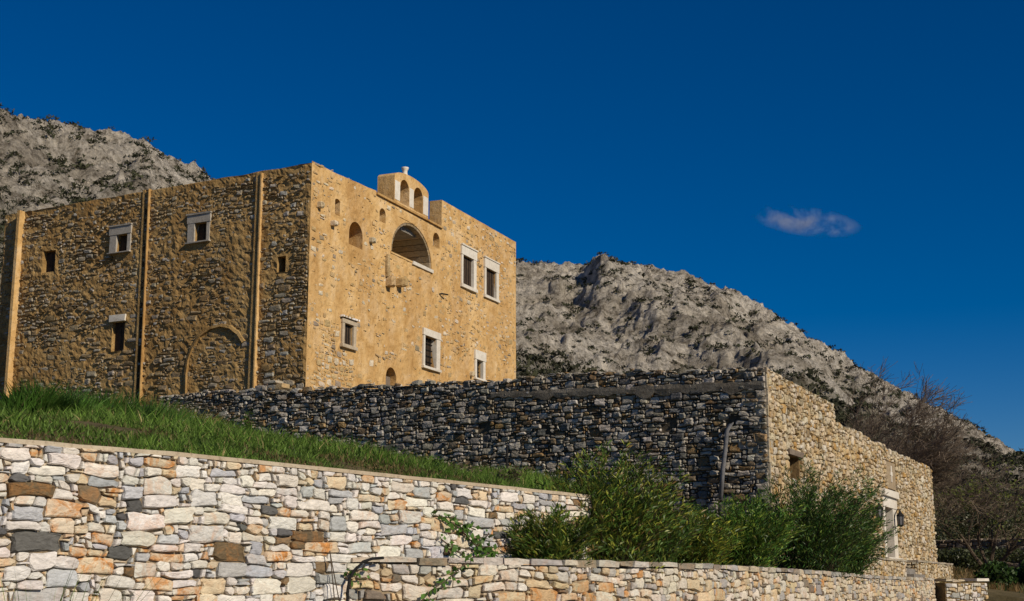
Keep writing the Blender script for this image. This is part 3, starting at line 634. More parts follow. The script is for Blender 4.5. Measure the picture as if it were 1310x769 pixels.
# ------------------------------------------------------------------ the monastery
ZB = FL.hit(130, 540)[1] - 1.0
mon = thing('monastery', Vector((C.x, C.y, ZB)), 'fortified golden stone monastery with flat parapet, bell gable and drain chutes', 'building')
ZROOF = (FF.hit(483, 250)[1] + FF.hit(565, 293)[1]) / 2 - .5
def facade(name, F, u0, u1, zb, tops, ops, amp, step, mat, thick=.6, dzf=None, seed=0):
    zt = max(t for _, _, t in tops)
    ul = frange(u0, u1, step); zl_ = frange(zb, zt, step)
    add_u = [x for o in ops for x in (o['u0'], o['u1'])] + [x for t in tops for x in t[:2]]; add_z = [x for o in ops for x in (o['z0'], o['z1'])] + [t[2] for t in tops]
    def merge(base, extra):
        extra = sorted(set(extra)); base = [b_ for b_ in base if all(abs(b_ - e) > step * .35 for e in extra)]; return sorted(base + [e for e in extra])
    ul = merge(ul, add_u + [u0, u1]); zl_ = merge(zl_, add_z + [zb, zt])
    topat = lambda u: next((t for a, b_, t in tops if a <= u <= b_), zt)
    mb = MB(); vid = {}; eps = 1e-5
    def vert(i, j):
        if (i, j) in vid: return vid[(i, j)]
        u, z = ul[i], zl_[j]; edge = i in (0, len(ul) - 1) or any(abs(z - t[2]) < eps for t in tops) or any((abs(u - t[0]) < eps or abs(u - t[1]) < eps) for t in tops)
        for o in ops:
            if o['u0'] - eps <= u <= o['u1'] + eps and o['z0'] - eps <= z <= o['z1'] + eps: edge = True
        n_ = 0.0 if edge else amp * (fbm(u * 3.6 + seed, z * 4.6, seed, 5) * .8 + fbm(u * .45 + seed, z * .45, 4, 2) * 1.0)
        zz = z + (dzf(u) if dzf and abs(z - topat(u)) < eps else 0)
        vid[(i, j)] = len(mb.v); mb.v.append(tuple(F.P(u, zz, n_))); return vid[(i, j)]
    for i in range(len(ul) - 1):
        uc_ = (ul[i] + ul[i + 1]) / 2; T = topat(uc_)
        for j in range(len(zl_) - 1):
            zc = (zl_[j] + zl_[j + 1]) / 2
            if zc > T or any(o['u0'] < uc_ < o['u1'] and o['z0'] < zc < o['z1'] for o in ops): continue
            mb.f.append((vert(i, j), vert(i + 1, j), vert(i + 1, j + 1), vert(i, j + 1)))
        a, b_ = ul[i], ul[i + 1]; z0_, z1_ = T + (dzf(a) if dzf else 0), T + (dzf(b_) if dzf else 0)
        mb.add([F.P(a, z0_), F.P(b_, z1_), F.P(b_, z1_, -thick), F.P(a, z0_, -thick), F.P(b_, ZROOF, -thick), F.P(a, ZROOF, -thick)], [(0, 1, 2, 3)] + ([(3, 2, 4, 5)] if a > .8 else []))
    for (a0, a1, t0), (b0, b1, t1) in zip(tops, tops[1:]):
        lo, hi = min(t0, t1), max(t0, t1); mb.add([F.P(a1, lo), F.P(a1, hi), F.P(a1, hi, -thick), F.P(a1, lo, -thick)], [(0, 1, 2, 3)])
    for o in ops:
        a, b_, z0_, z1_ = o['u0'], o['u1'], o['z0'], o['z1']; d = o.get('depth', .25); outl = [(a, z0_), (b_, z0_)]
        if o.get('arch'):
            r = min((b_ - a) / 2 * o.get('rise', 1.0), z1_ - z0_); cx = (a + b_) / 2; hw_ = (b_ - a) / 2
            arc = [(cx + hw_ * math.cos(math.pi * k / 16), z1_ - r + r * math.sin(math.pi * k / 16)) for k in range(17)]
            outl += arc; ov = [F.P(*p) for p in arc]
            mb.add([F.P(b_, z1_)] + ov[:9], [(0, k + 1, k + 2) for k in range(8)]); mb.add([F.P(a, z1_)] + ov[8:], [(0, k + 1, k + 2) for k in range(8)])
        else: outl += [(b_, z1_), (a, z1_)]
        k = len(outl); mb.add([F.P(*p) for p in outl] + [F.P(*p, -d) for p in outl], [(q, (q + 1) % k, k + (q + 1) % k, k + q) for q in range(k)])
        if not o.get('open'): mb.add([F.P(*p, -d) for p in outl], [tuple(range(k))])
    return mb.build(name, mat, mon)
def px_open(F, l_, r_, t, bt, **kw):
    m_ = (l_ + r_) / 2; my = (t + bt) / 2; a, b_ = F.hit(l_, my)[0], F.hit(r_, my)[0]
    return dict(u0=min(a, b_), u1=max(a, b_), z0=F.hit(m_, bt)[1], z1=F.hit(m_, t)[1], **kw)
# front (plastered) openings
W1 = px_open(FF, 591, 604.5, 329, 366.5, depth=.13); W2 = px_open(FF, 620.7, 633.5, 345.5, 380.5, depth=.13); W3 = px_open(FF, 439, 450.5, 415, 442, depth=.13)
W4 = px_open(FF, 542.3, 556.8, 431.5, 470, depth=.25); W5 = px_open(FF, 608.6, 616.6, 461, 484.5, depth=.25)
N1 = px_open(FF, 428.5, 435, 254.5, 275.5, depth=1.0, arch=True, rise=.5); N2 = px_open(FF, 446.5, 464, 284, 316, depth=1.6, arch=True)
N3 = px_open(FF, 485.6, 493.5, 266.6, 284.5, depth=1.1, arch=True); N4 = px_open(FF, 554, 562.5, 298, 316, depth=1.1, arch=True); N5 = px_open(FF, 493.5, 507, 470, 497, depth=.6, arch=True)
AR = px_open(FF, 500.5, 552.5, 286, 334, depth=2.8, arch=True, open=True); AR['rise'] = (AR['z1'] - AR['z0']) * .96 / ((AR['u1'] - AR['u0']) / 2)
u1a = FF.hit(481.5, 250)[0]; u2a = FF.hit(565, 275)[0]; uE = FF.hit(660, 400)[0]
zA = FF.hit(481, 244)[1]; zC = FF.hit(397, 207)[1]; zcor = (FF.hit(483, 250)[1] + FF.hit(565, 293)[1]) / 2; zR = (FF.hit(566, 256)[1] + FF.hit(660, 310)[1]) / 2
zA = max(zA, zC + .02)
tops = [(0, u1a, zA), (u1a, u2a, zcor), (u2a, uE, zR)]
opsF = [W1, W2, W3, W4, W5, N1, N2, N3, N4, N5, AR]
ff = facade('front_wall', FF, 0, uE, ZB, tops, opsF, .03, .16, 'golden_plaster', .6, dzf=lambda u: ((zC - zA) * max(0, 1 - u / u1a) if u < u1a else 0) + .015 * noise.noise(Vector((u * 1.3, 0, 5))), seed=3)
# stone side
L1 = px_open(FL, 55, 70.5, 321, 348, depth=.3); L2 = px_open(FL, 150, 164, 300, 322.5, depth=.28); L3 = px_open(FL, 250, 265.5, 285, 309, depth=.28)
L4 = px_open(FL, 143, 159, 411.5, 449, depth=.28); L5 = px_open(FL, 354.5, 365.5, 328, 348, depth=.5)
uL = FL.hit(-2, 400)[0]; zLl = FL.hit(35, 271)[1]; zLt = max(zC, zLl)
opsL = [L1, L2, L3, L4, L5]
fl_ = facade('stone_wall', FL, 0, uL, ZB, [(0, uL, zLt)], opsL, .065, .095, 'brown_mortar', .6, dzf=lambda u: (zC - zLt) + (zLl - zC) * u / uL + .03 * noise.noise(Vector((u * 1.1, 2, 5))), seed=9)
def rects(F, ops, m_): return [(o['u0'] - m_, o['u1'] + m_, o['z0'] - m_, o['z1'] + m_) for o in ops]
kL = rects(FL, opsL, .22); kF = rects(FF, opsF, .22)
def keepL(u, z, w, h, rng):
    if any(a < u < b_ and c < z < d for a, b_, c, d in kL): return False
    if z > zLl - .15 or z < ZB + .8: return False
    dn = noise.noise(Vector((u * .35, z * .35, 8)))
    return rng.random() < (.50 + .5 * dn + .18 + (.15 if u < 1.6 else 0))
def side_t(rng, w, h, u, z):
    r = rng.random()
    if r < .45: return vary(rng, (.33, .26, .165), .25, .5)
    if r < .75: return vary(rng, (.38, .34, .27), .25, .3)
    if r < .92: return vary(rng, (.25, .18, .10), .3, .6)
    return vary(rng, (.42, .40, .36), .2, .1)
st = make_stones(61, FL.P, .05, ZB, uL - .1, zLt - ZB, .10, .07, [(.25, (3, 6), (2, 4)), (.4, (2, 4), (1, 3))], .02, lambda r, w, h: r.uniform(.010, .055), side_t, .7, .06, keep=keepL, shrink=.86, tilt=.5)
lay_stones(st, 'facade_stone', fl_)
def keepF(u, z, w, h, rng):
    if any(a < u < b_ and c < z < d for a, b_, c, d in kF): return False
    T = zA if u < u1a else zcor if u < u2a else zR
    if z > T - .12 or z < ZB + .5: return False
    p = .20 + .28 * max(0, noise.noise(Vector((u * .4, z * .4, 2)))) + (.75 if (u - 1.9) ** 2 / 2.6 + (z - ZB - 2.6) ** 2 / 3.4 < 1 and noise.noise(Vector((u, z, 5))) > -.25 else 0) + (.22 if u > u2a and z > ZB + 5 else 0)
    return rng.random() < p
def front_t(rng, w, h, u, z):
    r = rng.random()
    if r < .5: return vary(rng, (.55, .40, .21), .12, .5)
    if r < .85: return vary(rng, (.66, .57, .43), .12, .2)
    return vary(rng, (.36, .30, .22), .2, .2)
st = make_stones(67, FF.P, .05, ZB, uE - .1, zR - ZB, .10, .075, [(.25, (3, 5), (2, 4)), (.4, (2, 4), (1, 3))], .02, lambda r, w, h: r.uniform(.006, .034), front_t, .8, .06, keep=keepF, shrink=.84, tilt=.2)
lay_stones(st, 'facade_stone', ff)
# far walls, roof terrace
Pl, Pr = FL.P(uL, 0), FF.P(uE, 0); Pb = Pl + (Pr - FF.P(0, 0))
FK1, FK2 = Frame(Pl, Pb - Pl), Frame(Pr, Pb - Pr)
for F in (FK1, FK2):
    mid = (Pl + Pr) / 2
    if F.n.dot(mid - F.o) > 0: F.n = -F.n
lk1, lk2 = (Pb - Pl).length, (Pb - Pr).length
mb = MB(); mb.box(FK1, .001, lk1, ZB, zLl - .02, -.55, 0); mb.build('rear_wall', 'brown_mortar', mon)
mb = MB(); mb.box(FK2, .001, lk2 - .6, ZB, zR - .02, -.55, 0); mb.build('end_wall', 'golden_plaster', mon)
zroof = zcor - .5
mb = MB(); q = [FF.P(.3, zroof, -.3), FF.P(uE - .3, zroof, -.3), Vector((*(Pb + (C - Pb).normalized() * .5).xy, zroof)), Vector((*(FL.P(uL - .3, 0, -.3)).xy, zroof))]
mb.add(q + [p - Vector((0, 0, .3)) for p in q], [(0, 1, 2, 3), (7, 6, 5, 4)] + [(a, (a + 1) % 4, 4 + (a + 1) % 4, 4 + a) for a in range(4)]); mb.build('roof_terrace', 'grey_cement', mon)
a, b_ = AR['u0'] + .02, AR['u1'] - .02; am = (a + b_) / 2
mb = MB(); mb.box(FF, a - .3, b_ + .3, AR['z0'] - .2, AR['z1'] + .2, -3.0, -2.79); mb.build('inner_wall', 'grey_cement', mon)
mb = MB(); mb.box(FF, a, b_, AR['z0'] + (AR['z1'] - AR['z0']) * .52, AR['z0'] + (AR['z1'] - AR['z0']) * .60, -2.4, -2.25); mb.build('timber_beam', 'dark_wood', mon)
mb = MB(); mb.box(FF, am - .2, am + .3, AR['z0'], AR['z0'] + (AR['z1'] - AR['z0']) * .5, -2.785, -2.70); mb.build('inner_door', 'grey_pipe_lead', mon)
for k in range(17):                                    # stone ring lining the arch, coloured darker for the shade under the vault
    t0, t1 = math.pi * (k + .04) / 17, math.pi * (k + .96) / 17; hw_ = (AR['u1'] - AR['u0']) / 2; r = (AR['z1'] - AR['z0']) * .96; cx = (AR['u0'] + AR['u1']) / 2; zc = AR['z1'] - r
    mb = MB(); q = []
    for n_ in (-.03, -2.6):
        for t, s in ((t0, .93), (t1, .93), (t1, 1.02), (t0, 1.02)): q.append(FF.P(cx + hw_ * math.cos(t) * s, zc + r * math.sin(t) * s, n_))
    mb.add(q, [(3, 2, 1, 0), (4, 5, 6, 7), (0, 1, 5, 4), (1, 2, 6, 5), (2, 3, 7, 6), (3, 0, 4, 7)], vary(random.Random(k), (.30, .24, .16), .25, .4)); mb.build('arch_stone', 'facade_stone', ff)
mb = MB(); mb.box(FF, AR['u0'] - .05, (AR['u0'] + AR['u1']) / 2, AR['z0'] - .07, AR['z0'] + .003, -.7, .03, .01); mb.build('arch_sill', 'golden_plaster', ff)
mb = MB(); mb.box(FF, (AR['u0'] + AR['u1']) / 2 + .01, AR['u1'] + .08, AR['z0'] - .13, AR['z0'] + .01, -.7, .07, .01); mb.build('arch_sill', 'white_marble', ff)
mb = MB(); mb.box(FF, u1a - .02, u2a - .01, zcor + .004, zcor + .09, -.5, .09, .006); mb.build('cornice', 'pilaster_plaster', ff)
def window(F, o, fo, style, parent, grille=True, frame_mat='white_marble', sill=.12):
    u0, u1, z0, z1 = o['u0'], o['u1'], o['z0'], o['z1']; d = o.get('depth', .25)
    mb = MB(); mb.box(F, u0 + .004, u1 - .004, z0 + .004, z1 - .004, -d + .012, -d + .06); w = mb.build('window', 'dark_wood', parent)
    if fo:
        a, b_, c, e = fo
        for nm, x0, x1, y0, y1, pr in (('jamb', a, u0 - .001, z0, z1, .07), ('jamb', u1 + .001, b_, z0, z1, .07), ('lintel', a - .03, b_ + .03, z1 + .002, e, .09), ('sill', a - .05, b_ + .05, c, z0 - .002, sill)):
            if y1 - y0 < .02 or x1 - x0 < .02: continue
            mb = MB(); mb.box(F, x0, x1, y0, y1, -d * .8, pr, .006, random.Random(int(x0 * 99))); mb.build(nm, frame_mat, w)
    if style == 'hood':
        a, b_, c, e = fo; mb = MB(); mb.box(F, a - .06, b_ + .06, e + .002, e + .06, -.05, .13, .006); mb.build('hood', frame_mat, w)
    if grille:
        for k in (1, 2, 3): 
            u = u0 + (u1 - u0) * k / 4; mb = MB(); mb.box(F, u - .014, u + .014, z0, z1, -d * .55, -d * .55 + .028); mb.build('bar', 'black_metal', w)
        for k in (1, 2, 3, 4):
            z = z0 + (z1 - z0) * k / 5; mb = MB(); mb.box(F, u0, u1, z - .012, z + .012, -d * .55 - .03, -d * .55 - .002); mb.build('bar', 'black_metal', w)
    else:
        um = (u0 + u1) / 2
        for x0, x1 in ((u0 + .01, um - .012), (um + .012, u1 - .01)):
            mb = MB(); mb.box(F, x0, x1, z0 + .02, z1 - .02, -d + .062, -d + .10); mb.build('shutter_leaf', 'dark_wood', w)
    return w
def fo_px(F, l_, r_, t, bt):
    o = px_open(F, l_, r_, t, bt); return o['u0'], o['u1'], o['z0'], o['z1']
window(FF, W1, fo_px(FF, 589, 608, 318, 371), 'hood', mon); window(FF, W2, fo_px(FF, 618.7, 636.5, 334, 384), 'hood', mon)
window(FF, W3, fo_px(FF, 436, 454, 410, 446.5), '', mon, frame_mat='beige_cement'); window(FF, W4, fo_px(FF, 540, 561.5, 423, 473.5), '', mon); window(FF, W5, fo_px(FF, 606.5, 619.5, 449.5, 487), '', mon)
mb = MB(); mb.box(FF, W3['u0'] - .3, W3['u1'] + .3, W3['z1'] + .20, W3['z1'] + .27, -.03, .16, .01); mb.build('stone_hood', 'facade_stone', ff).data.color_attributes.new('tint', 'FLOAT_COLOR', 'POINT')
window(FL, L1, None, '', mon, False); window(FL, L2, fo_px(FL, 142, 168, 290, 324), 'hood', mon, False, 'old_marble', sill=.15); window(FL, L3, fo_px(FL, 241.5, 269.5, 275, 311), 'hood', mon, False, 'old_marble', sill=.15)
w4 = window(FL, L4, None, '', mon, False); mb = MB(); mb.box(FL, L4['u0'] - .06, L4['u1'] + .1, L4['z1'] + .002, L4['z1'] + .26, -.1, .10, .012); mb.build('lintel', 'white_marble', w4)
mb = MB(); mb.box(FF, N5['u0'] + .01, N5['u1'] - .01, N5['z0'], N5['z0'] + (N5['z1'] - N5['z0']) * .62, -.34, -.27); mb.build('low_door', 'grey_wood', mon)
# corbels left from a broken machicolation, a stub of iron, two putlog stones
for px, py, w, h, d in ((495.5, 360, .34, .5, .34), (509, 362, .36, .42, .42), (494, 340, .22, .9, .16)):
    u, z = FF.hit(px, py); s = make_stones(int(px), FF.P, u - w / 2, z - h / 2, w, h, w / 2, h / 2, [(1, (2, 2), (2, 2))], .005, lambda r, a, b_: d, lambda r, *a: vary(r, (.50, .37, .2), .15, .5), .5, .1)
    for q in s: mb = MB(); mb.add(q[1], q[2], q[3]); mb.build('corbel', 'facade_stone', ff, origin=q[1][-1])
u, z = FF.hit(566, 378); mb = MB(); mb.tube([FF.P(u - .3, z, -.02), FF.P(u - .25, z + .02, .12), FF.P(u + .1, z + .03, .22)], .035, 6); mb.build('iron_stub', 'black_metal', ff)
for px, py in ((408, 262), (425, 287), (474, 308), (602, 479)):
    u, z = FF.hit(px, py); s = make_stones(int(px), FF.P, u - .11, z - .12, .22, .24, .11, .12, [(1, (2, 2), (2, 2))], .005, lambda r, a, b_: .22, lambda r, *a: vary(r, (.58, .5, .36), .15, .2), .5, .1)
    for q in s: mb = MB(); mb.add(q[1], q[2], q[3]); mb.build('corbel', 'facade_stone', ff, origin=q[1][-1])
# drain chutes: two ribs with a channel between, on the stone side
def chute(pt, pb, wpx, chan, pr=.34):
    ut, zt_ = FL.hit(*pt); ub, zb_ = FL.hit(*pb); wd = wpx / 1837 * 53
    # channel back, then ribs
    def slab(o0, o1, n1, nm, mt, par):
        mb = MB(); q = []
        for uu, zz in ((ub, ZB), (ut + (ub - ut) * .02, zt_)):
            q += [FL.P(uu + o0, zz, -.05), FL.P(uu + o1, zz, -.05), FL.P(uu + o1, zz, n1), FL.P(uu + o0, zz, n1)]
        mb.add(q, [(3, 2, 1, 0), (4, 5, 6, 7), (0, 1, 5, 4), (1, 2, 6, 5), (2, 3, 7, 6), (3, 0, 4, 7)]); return mb.build(nm, mt, par)
    c_ = slab(-wd * .42, wd * .24, .015, 'drain_chute', chan, mon)
    slab(wd * .241, wd * .56, pr * .45, 'rib', 'brown_mortar', c_); slab(-wd * .52, -wd * .421, pr, 'rib', 'pilaster_plaster', c_)
chute((189, 243), (178, 500), 12, 'dark_stain_plaster', .13); 
def pilaster(pt, pb, wpx, pr):
    ut, zt_ = FL.hit(*pt); ub, zb_ = FL.hit(*pb); wd = wpx / 1837 * 53; mb = MB(); q = []
    for uu, zz, k in ((ub, ZB, 1.25), (ut, zt_, 1)):
        q += [FL.P(uu - wd / 2, zz, -.05), FL.P(uu + wd / 2, zz, -.05), FL.P(uu + wd / 2, zz, pr * k), FL.P(uu - wd / 2, zz, pr * k)]
    mb.add(q, [(3, 2, 1, 0), (4, 5, 6, 7), (0, 1, 5, 4), (1, 2, 6, 5), (2, 3, 7, 6), (3, 0, 4, 7)]); return mb
mb = pilaster((333, 222), (322, 500), 9, .075); c_ = mb.build('drain_chute', 'brown_mortar', mon)
mb = pilaster((336.5, 222), (327, 500), 2.0, .12); mb.build('rib', 'golden_plaster', c_)
mb = pilaster((30, 271), (12.5, 528), 5, .26); mb.build('corner_buttress', 'golden_plaster', mon)
# blind arch on the stone side
arcp = [FL.hit(*q) for q in ((238, 512), (239, 480), (241, 460), (247, 445), (257, 430), (270, 420), (284, 416.5), (296, 419), (306, 427), (313, 438))]
mb = MB(); vs = []
for k, (u, z) in enumerate(arcp):
    a = arcp[max(k - 1, 0)]; b_ = arcp[min(k + 1, len(arcp) - 1)]; t = Vector((b_[0] - a[0], b_[1] - a[1])).normalized(); nx_ = Vector((-t.y, t.x)); 
    for s, n_ in ((-.10, -.02), (-.06, .085), (.05, .115), (.08, -.02)): vs.append(FL.P(u + nx_.x * s, z + nx_.y * s, n_ + .02 * math.sin(k * 2.1)))
mb.add(vs, [(i * 4 + a, i * 4 + a + 1, i * 4 + 5 + a, i * 4 + 4 + a) for i in range(len(arcp) - 1) for a in range(3)] + [(0, 1, 2, 3)]); mb.build('blind_arch', 'brown_mortar', fl_)
# bell gable
ga, gb_ = FF.hit(504, 250)[0], FF.hit(547.5, 260)[0]
zt_ = FF.hit(522, 224)[1]; zs_ = FF.hit(547, 248)[1]; za = zcor + .09
h1 = px_open(FF, 510.5, 519.5, 231, 266); h2 = px_open(FF, 527, 539.5, 239.5, 277)
h1['z0'] = za + .12; h2['z0'] = za + .12
# keep both openings alike and inside the gable
gw = gb_ - ga; o1 = (ga + gw * .16, ga + gw * .42); o2 = (ga + gw * .56, ga + gw * .83); zo = max(h1['z1'], h2['z1'])
zo = min(zo, zt_ - .28)
ul = sorted(set(frange(ga, gb_, gw / 44) + [*o1, *o2]))
def gtopf(u):
    t = (u - ga) / gw; return zs_ + (zt_ - zs_) * max(0, 1 - (2 * t - 1) ** 2) ** .55
def segs(u):
    for a, b_ in (o1, o2):
        if a < u < b_:
            r = (b_ - a) / 2; return [(za - .05, za + .1), (lambda x, a=a, b_=b_, r=r: zo - r + math.sqrt(max(0, r * r - (x - (a + b_) / 2) ** 2)), None)]
    return None
mb = MB(); n0, n1 = .02, -.78
def qd(*p): mb.add(p, [(0, 1, 2, 3)])
for a, b_ in zip(ul, ul[1:]):
    s = segs((a + b_) / 2); ta, tb = gtopf(a), gtopf(b_); iv = [(za - .05, za - .05, ta, tb)]
    if s:
        f = s[1][0]; iv = [(za - .05, za - .05, za + .1, za + .1), (f(a), f(b_), ta, tb)]
        qd(FF.P(a, za + .1, n0), FF.P(b_, za + .1, n0), FF.P(b_, za + .1, n1), FF.P(a, za + .1, n1)); qd(FF.P(a, f(a), n0), FF.P(b_, f(b_), n0), FF.P(b_, f(b_), n1), FF.P(a, f(a), n1))
    for z0a, z0b, z1a, z1b in iv:
        for n_ in (n0, n1): qd(FF.P(a, z0a, n_), FF.P(b_, z0b, n_), FF.P(b_, z1b, n_), FF.P(a, z1a, n_))
    qd(FF.P(a, ta, n0), FF.P(b_, tb, n0), FF.P(b_, tb, n1), FF.P(a, ta, n1))
for u in (ga, gb_): qd(FF.P(u, za - .05, n0), FF.P(u, gtopf(u), n0), FF.P(u, gtopf(u), n1), FF.P(u, za - .05, n1))
for a, b_ in (o1, o2):
    for u in (a, b_): qd(FF.P(u, za + .1, n0), FF.P(u, zo - (b_ - a) / 2, n0), FF.P(u, zo - (b_ - a) / 2, n1), FF.P(u, za + .1, n1))
bgab = mb.build('bell_gable', 'golden_plaster', mon)
uf = (ga + gb_) / 2 - .05; ctr = FF.P(uf, zt_, -.3); mb = MB(); prof = [(.13, -.05), (.12, .12), (.10, .22), (.11, .30), (.15, .38), (.16, .44), (.10, .46)]
vs = [Vector((ctr.x + r * math.cos(k * math.pi / 5), ctr.y + r * math.sin(k * math.pi / 5), zt_ + z)) for r, z in prof for k in range(10)]
mb.add(vs, [(i * 10 + a, i * 10 + (a + 1) % 10, i * 10 + 10 + (a + 1) % 10, i * 10 + 10 + a) for i in range(len(prof) - 1) for a in range(10)] + [tuple(range(60, 70))]); mb.build('finial', 'white_marble', bgab, smooth=True)
for a, b_ in ((ga, o1[0]), (o1[1], o2[0]), (o2[1], gb_)):
    mb = MB(); mb.box(FF, a + .03, b_ - .03, za + .14, za + .95, n0 - .02, n0 + .012, .004); mb.build('bare_patch', 'white_marble', bgab)

# ------------------------------------------------------------------ vegetation
def blades(name, P, hgt, tints, width, lean, label=None, cat=None, kind='stuff', seed=1, mat='grass_blade', parent=None):
    r = np.random.default_rng(seed); N = len(P); a = r.uniform(0, 2 * np.pi, N); w = width * r.uniform(.6, 1.4, N)
    d = np.stack([np.cos(a), np.sin(a), np.zeros(N)], 1); la = a + r.normal(np.pi / 2, .7, N); ln = np.stack([np.cos(la), np.sin(la), np.zeros(N)], 1) * (hgt * lean * r.uniform(.2, 1.2, N))[:, None]
    up = np.zeros((N, 3)); up[:, 2] = hgt
    v = np.stack([P - d * w[:, None], P + d * w[:, None], P + up * .55 + ln * .35 + d * w[:, None] * .8, P + up * .55 + ln * .35 - d * w[:, None] * .8, P + up * .97 + ln], 1)
    i = np.arange(N)[:, None] * 5; tr = np.concatenate([i + [0, 1, 2], i + [0, 2, 3], i + [3, 2, 4]], 1).reshape(-1, 3)
    t = np.repeat(np.concatenate([tints, np.ones((N, 1))], 1), 5, 0)
    return tag(big_mesh(name, v.reshape(-1, 3), tr, mat, t, parent), label, cat, kind=kind)
def gtint(r, N, dry=.12):
    b_ = r.uniform(.35, 1.35, N); c = np.stack([.14 * b_, .24 * b_, .04 * b_], 1); y = r.random(N) < dry
    c[y] = np.stack([.34 * b_[y], .28 * b_[y], .12 * b_[y]], 1); return c
rg = np.random.default_rng(21); N = 210000
s = rg.random(N); tt = rg.random(N) ** 1.35
uu = ruL + (ruR - ruL) * s; f0 = np.array([[FR.P(0, 0, -.34).x, FR.P(0, 0, -.34).y]]) + uu[:, None] * np.array([[FR.du.x, FR.du.y]])
farp = np.array([[p.x, p.y] for p in [FL.P(FL.hit(-160, 500)[0], 0, .2), FL.P(FL.hit(0, 500)[0], 0, .2), FL.P(FL.hit(190, 500)[0], 0, .2), FD.P(FD.hit(215, 520)[0], 0, .2), FD.P(FD.hit(430, 520)[0], 0, .2), FD.P(FD.hit(700, 520)[0], 0, .2), FD.P(FD.hit(860, 520)[0], 0, .2)]])
cu_ = np.linspace(0, 1, len(farp)); cu_ = np.array([0, .16, .38, .40, .58, .9, 1.0]); bx = np.interp(s, cu_, farp[:, 0]); by = np.interp(s, cu_, farp[:, 1])
gx = f0[:, 0] * (1 - tt) + bx * tt; gy = f0[:, 1] * (1 - tt) + by * tt
gz = ter(gx, gy); cl = np.array([noise.noise(Vector((x * .55, y * .55, 1.7))) for x, y in zip(gx, gy)])
pxs = CXP + FPX * gx / (gy * CP + (gz - EYE) * SP)
tall = np.clip((290 - pxs) / 120, 0, 1)
hg = (.05 + .14 * rg.random(N) ** 1.6) * (1 + 1.1 * np.clip(cl * 1.4, -.7, 1)) * (1 + tall * .35 * tt) * np.clip(.55 + tt * 4, .55, 1.15)
P = np.stack([gx, gy, gz - .02], 1); ti = gtint(rg, N, .07); ti *= (1 + .75 * cl)[:, None]
drym = (rg.random(N) < .55) & (cl < -.18); ti[drym] = np.array([.20, .15, .065]) * rg.uniform(.6, 1.3, (drym.sum(), 1))
blades('grass', P, hg, ti, 0.0085, .95, 'green grass covering the bank behind the marble retaining wall', 'grass', seed=4)
def weed(name, px, d, h, w, n_, label, cat, group=None, seed=0, base=None, dry=.1, nn=None, off=None):
    r = np.random.default_rng(seed); p0 = hp(px, d); z0 = terz(p0) if base is None else base; ang = r.uniform(0, 2 * np.pi, n_); rad = w * np.sqrt(r.random(n_))
    P = np.stack([p0.x + np.cos(ang) * rad, p0.y + np.sin(ang) * rad * .7, np.full(n_, z0 - .03)], 1); hh = h * r.uniform(.45, 1.05, n_) * (1 - .45 * (rad / w) ** 2)
    if base is None: P[:, 2] = ter(P[:, 0], P[:, 1]) - .03
    tn = gtint(r, n_, dry) * (np.array([[.62, .80, .75]]) if seed in (40, 42, 45) else np.array([[1.15, 1.05, .9]]))
    o = blades(name, P, hh, tn, .011 if base else .016, .8, label, cat, kind=None, seed=seed)
    if group: o['group'] = group
for k, (px, d, h, w, n_, lab) in enumerate([(50, 20, .72, .62, 1900, 'big arching grass tuft at the foot of the lit corner buttress'), (6, 21, .42, .5, 900, 'grass tuft at the outer edge of the monastery stone side'), (150, 27, 1.08, 1.25, 2800, 'dense tall grass mound below the dark drain chute'), (212, 29, 1.02, 1.0, 2400, 'yellowing tall grass clump beside the start of the dark wall'), (100, 26, .5, .8, 1100, 'low grass tuft below the white lintel window'), (262, 30, .68, .7, 1200, 'leafy grass clump against the low end of the dark wall')]):
    weed('grass_tuft', px, d, h, w, n_, lab, 'grass', 'tall grass tufts on the bank', 40 + k, dry=.05 if k != 3 else .35)
for k, (px, d, h, lab) in enumerate(((300, 22, .3, 'small grass tuft behind the wall cap below the blind arch'), (345, 33, .55, 'grass tuft up the bank below the loose stones on the dark wall'), (395, 20, .28, 'small grass tuft behind the wall cap beside the pinkish weed'),
    (440, 32, .48, 'grass tuft up the bank below the small grey-framed window'), (480, 24, .36, 'small grass tuft behind the wall cap below the low arched doorway'), (540, 22, .3, 'small grass tuft behind the wall cap below the arched loggia'), (575, 30, .46, 'dry-tipped grass tuft up the bank beside the greyish weed clump'),
    (618, 24, .3, 'small grass tuft behind the wall cap above the creeper'), (660, 26, .4, 'grass tuft in front of the thin dark post'), (700, 27, .44, 'grass tuft where the bank meets the oleanders'), (330, 38, .6, 'grass tuft against the dark wall under the lit drain chute'),
    (520, 35, .56, 'grass tuft against the foot of the dark wall below the marble-framed lower window'), (735, 30, .44, 'grass tuft just behind the tallest oleander'))):
    weed('grass_tuft', px, d, h, .35 + .25 * (k % 3), 500, lab, 'grass', 'small grass tufts on the bank', 70 + k, dry=.1 + .25 * (k % 4 == 1))
weed('grass_tuft', 36, 9.2, 1.92, .36, 800, 'sparse tall weed tuft in front of the marble retaining wall', 'grass', 'tall grass tufts on the bank', 60, base=0.02, dry=.1)
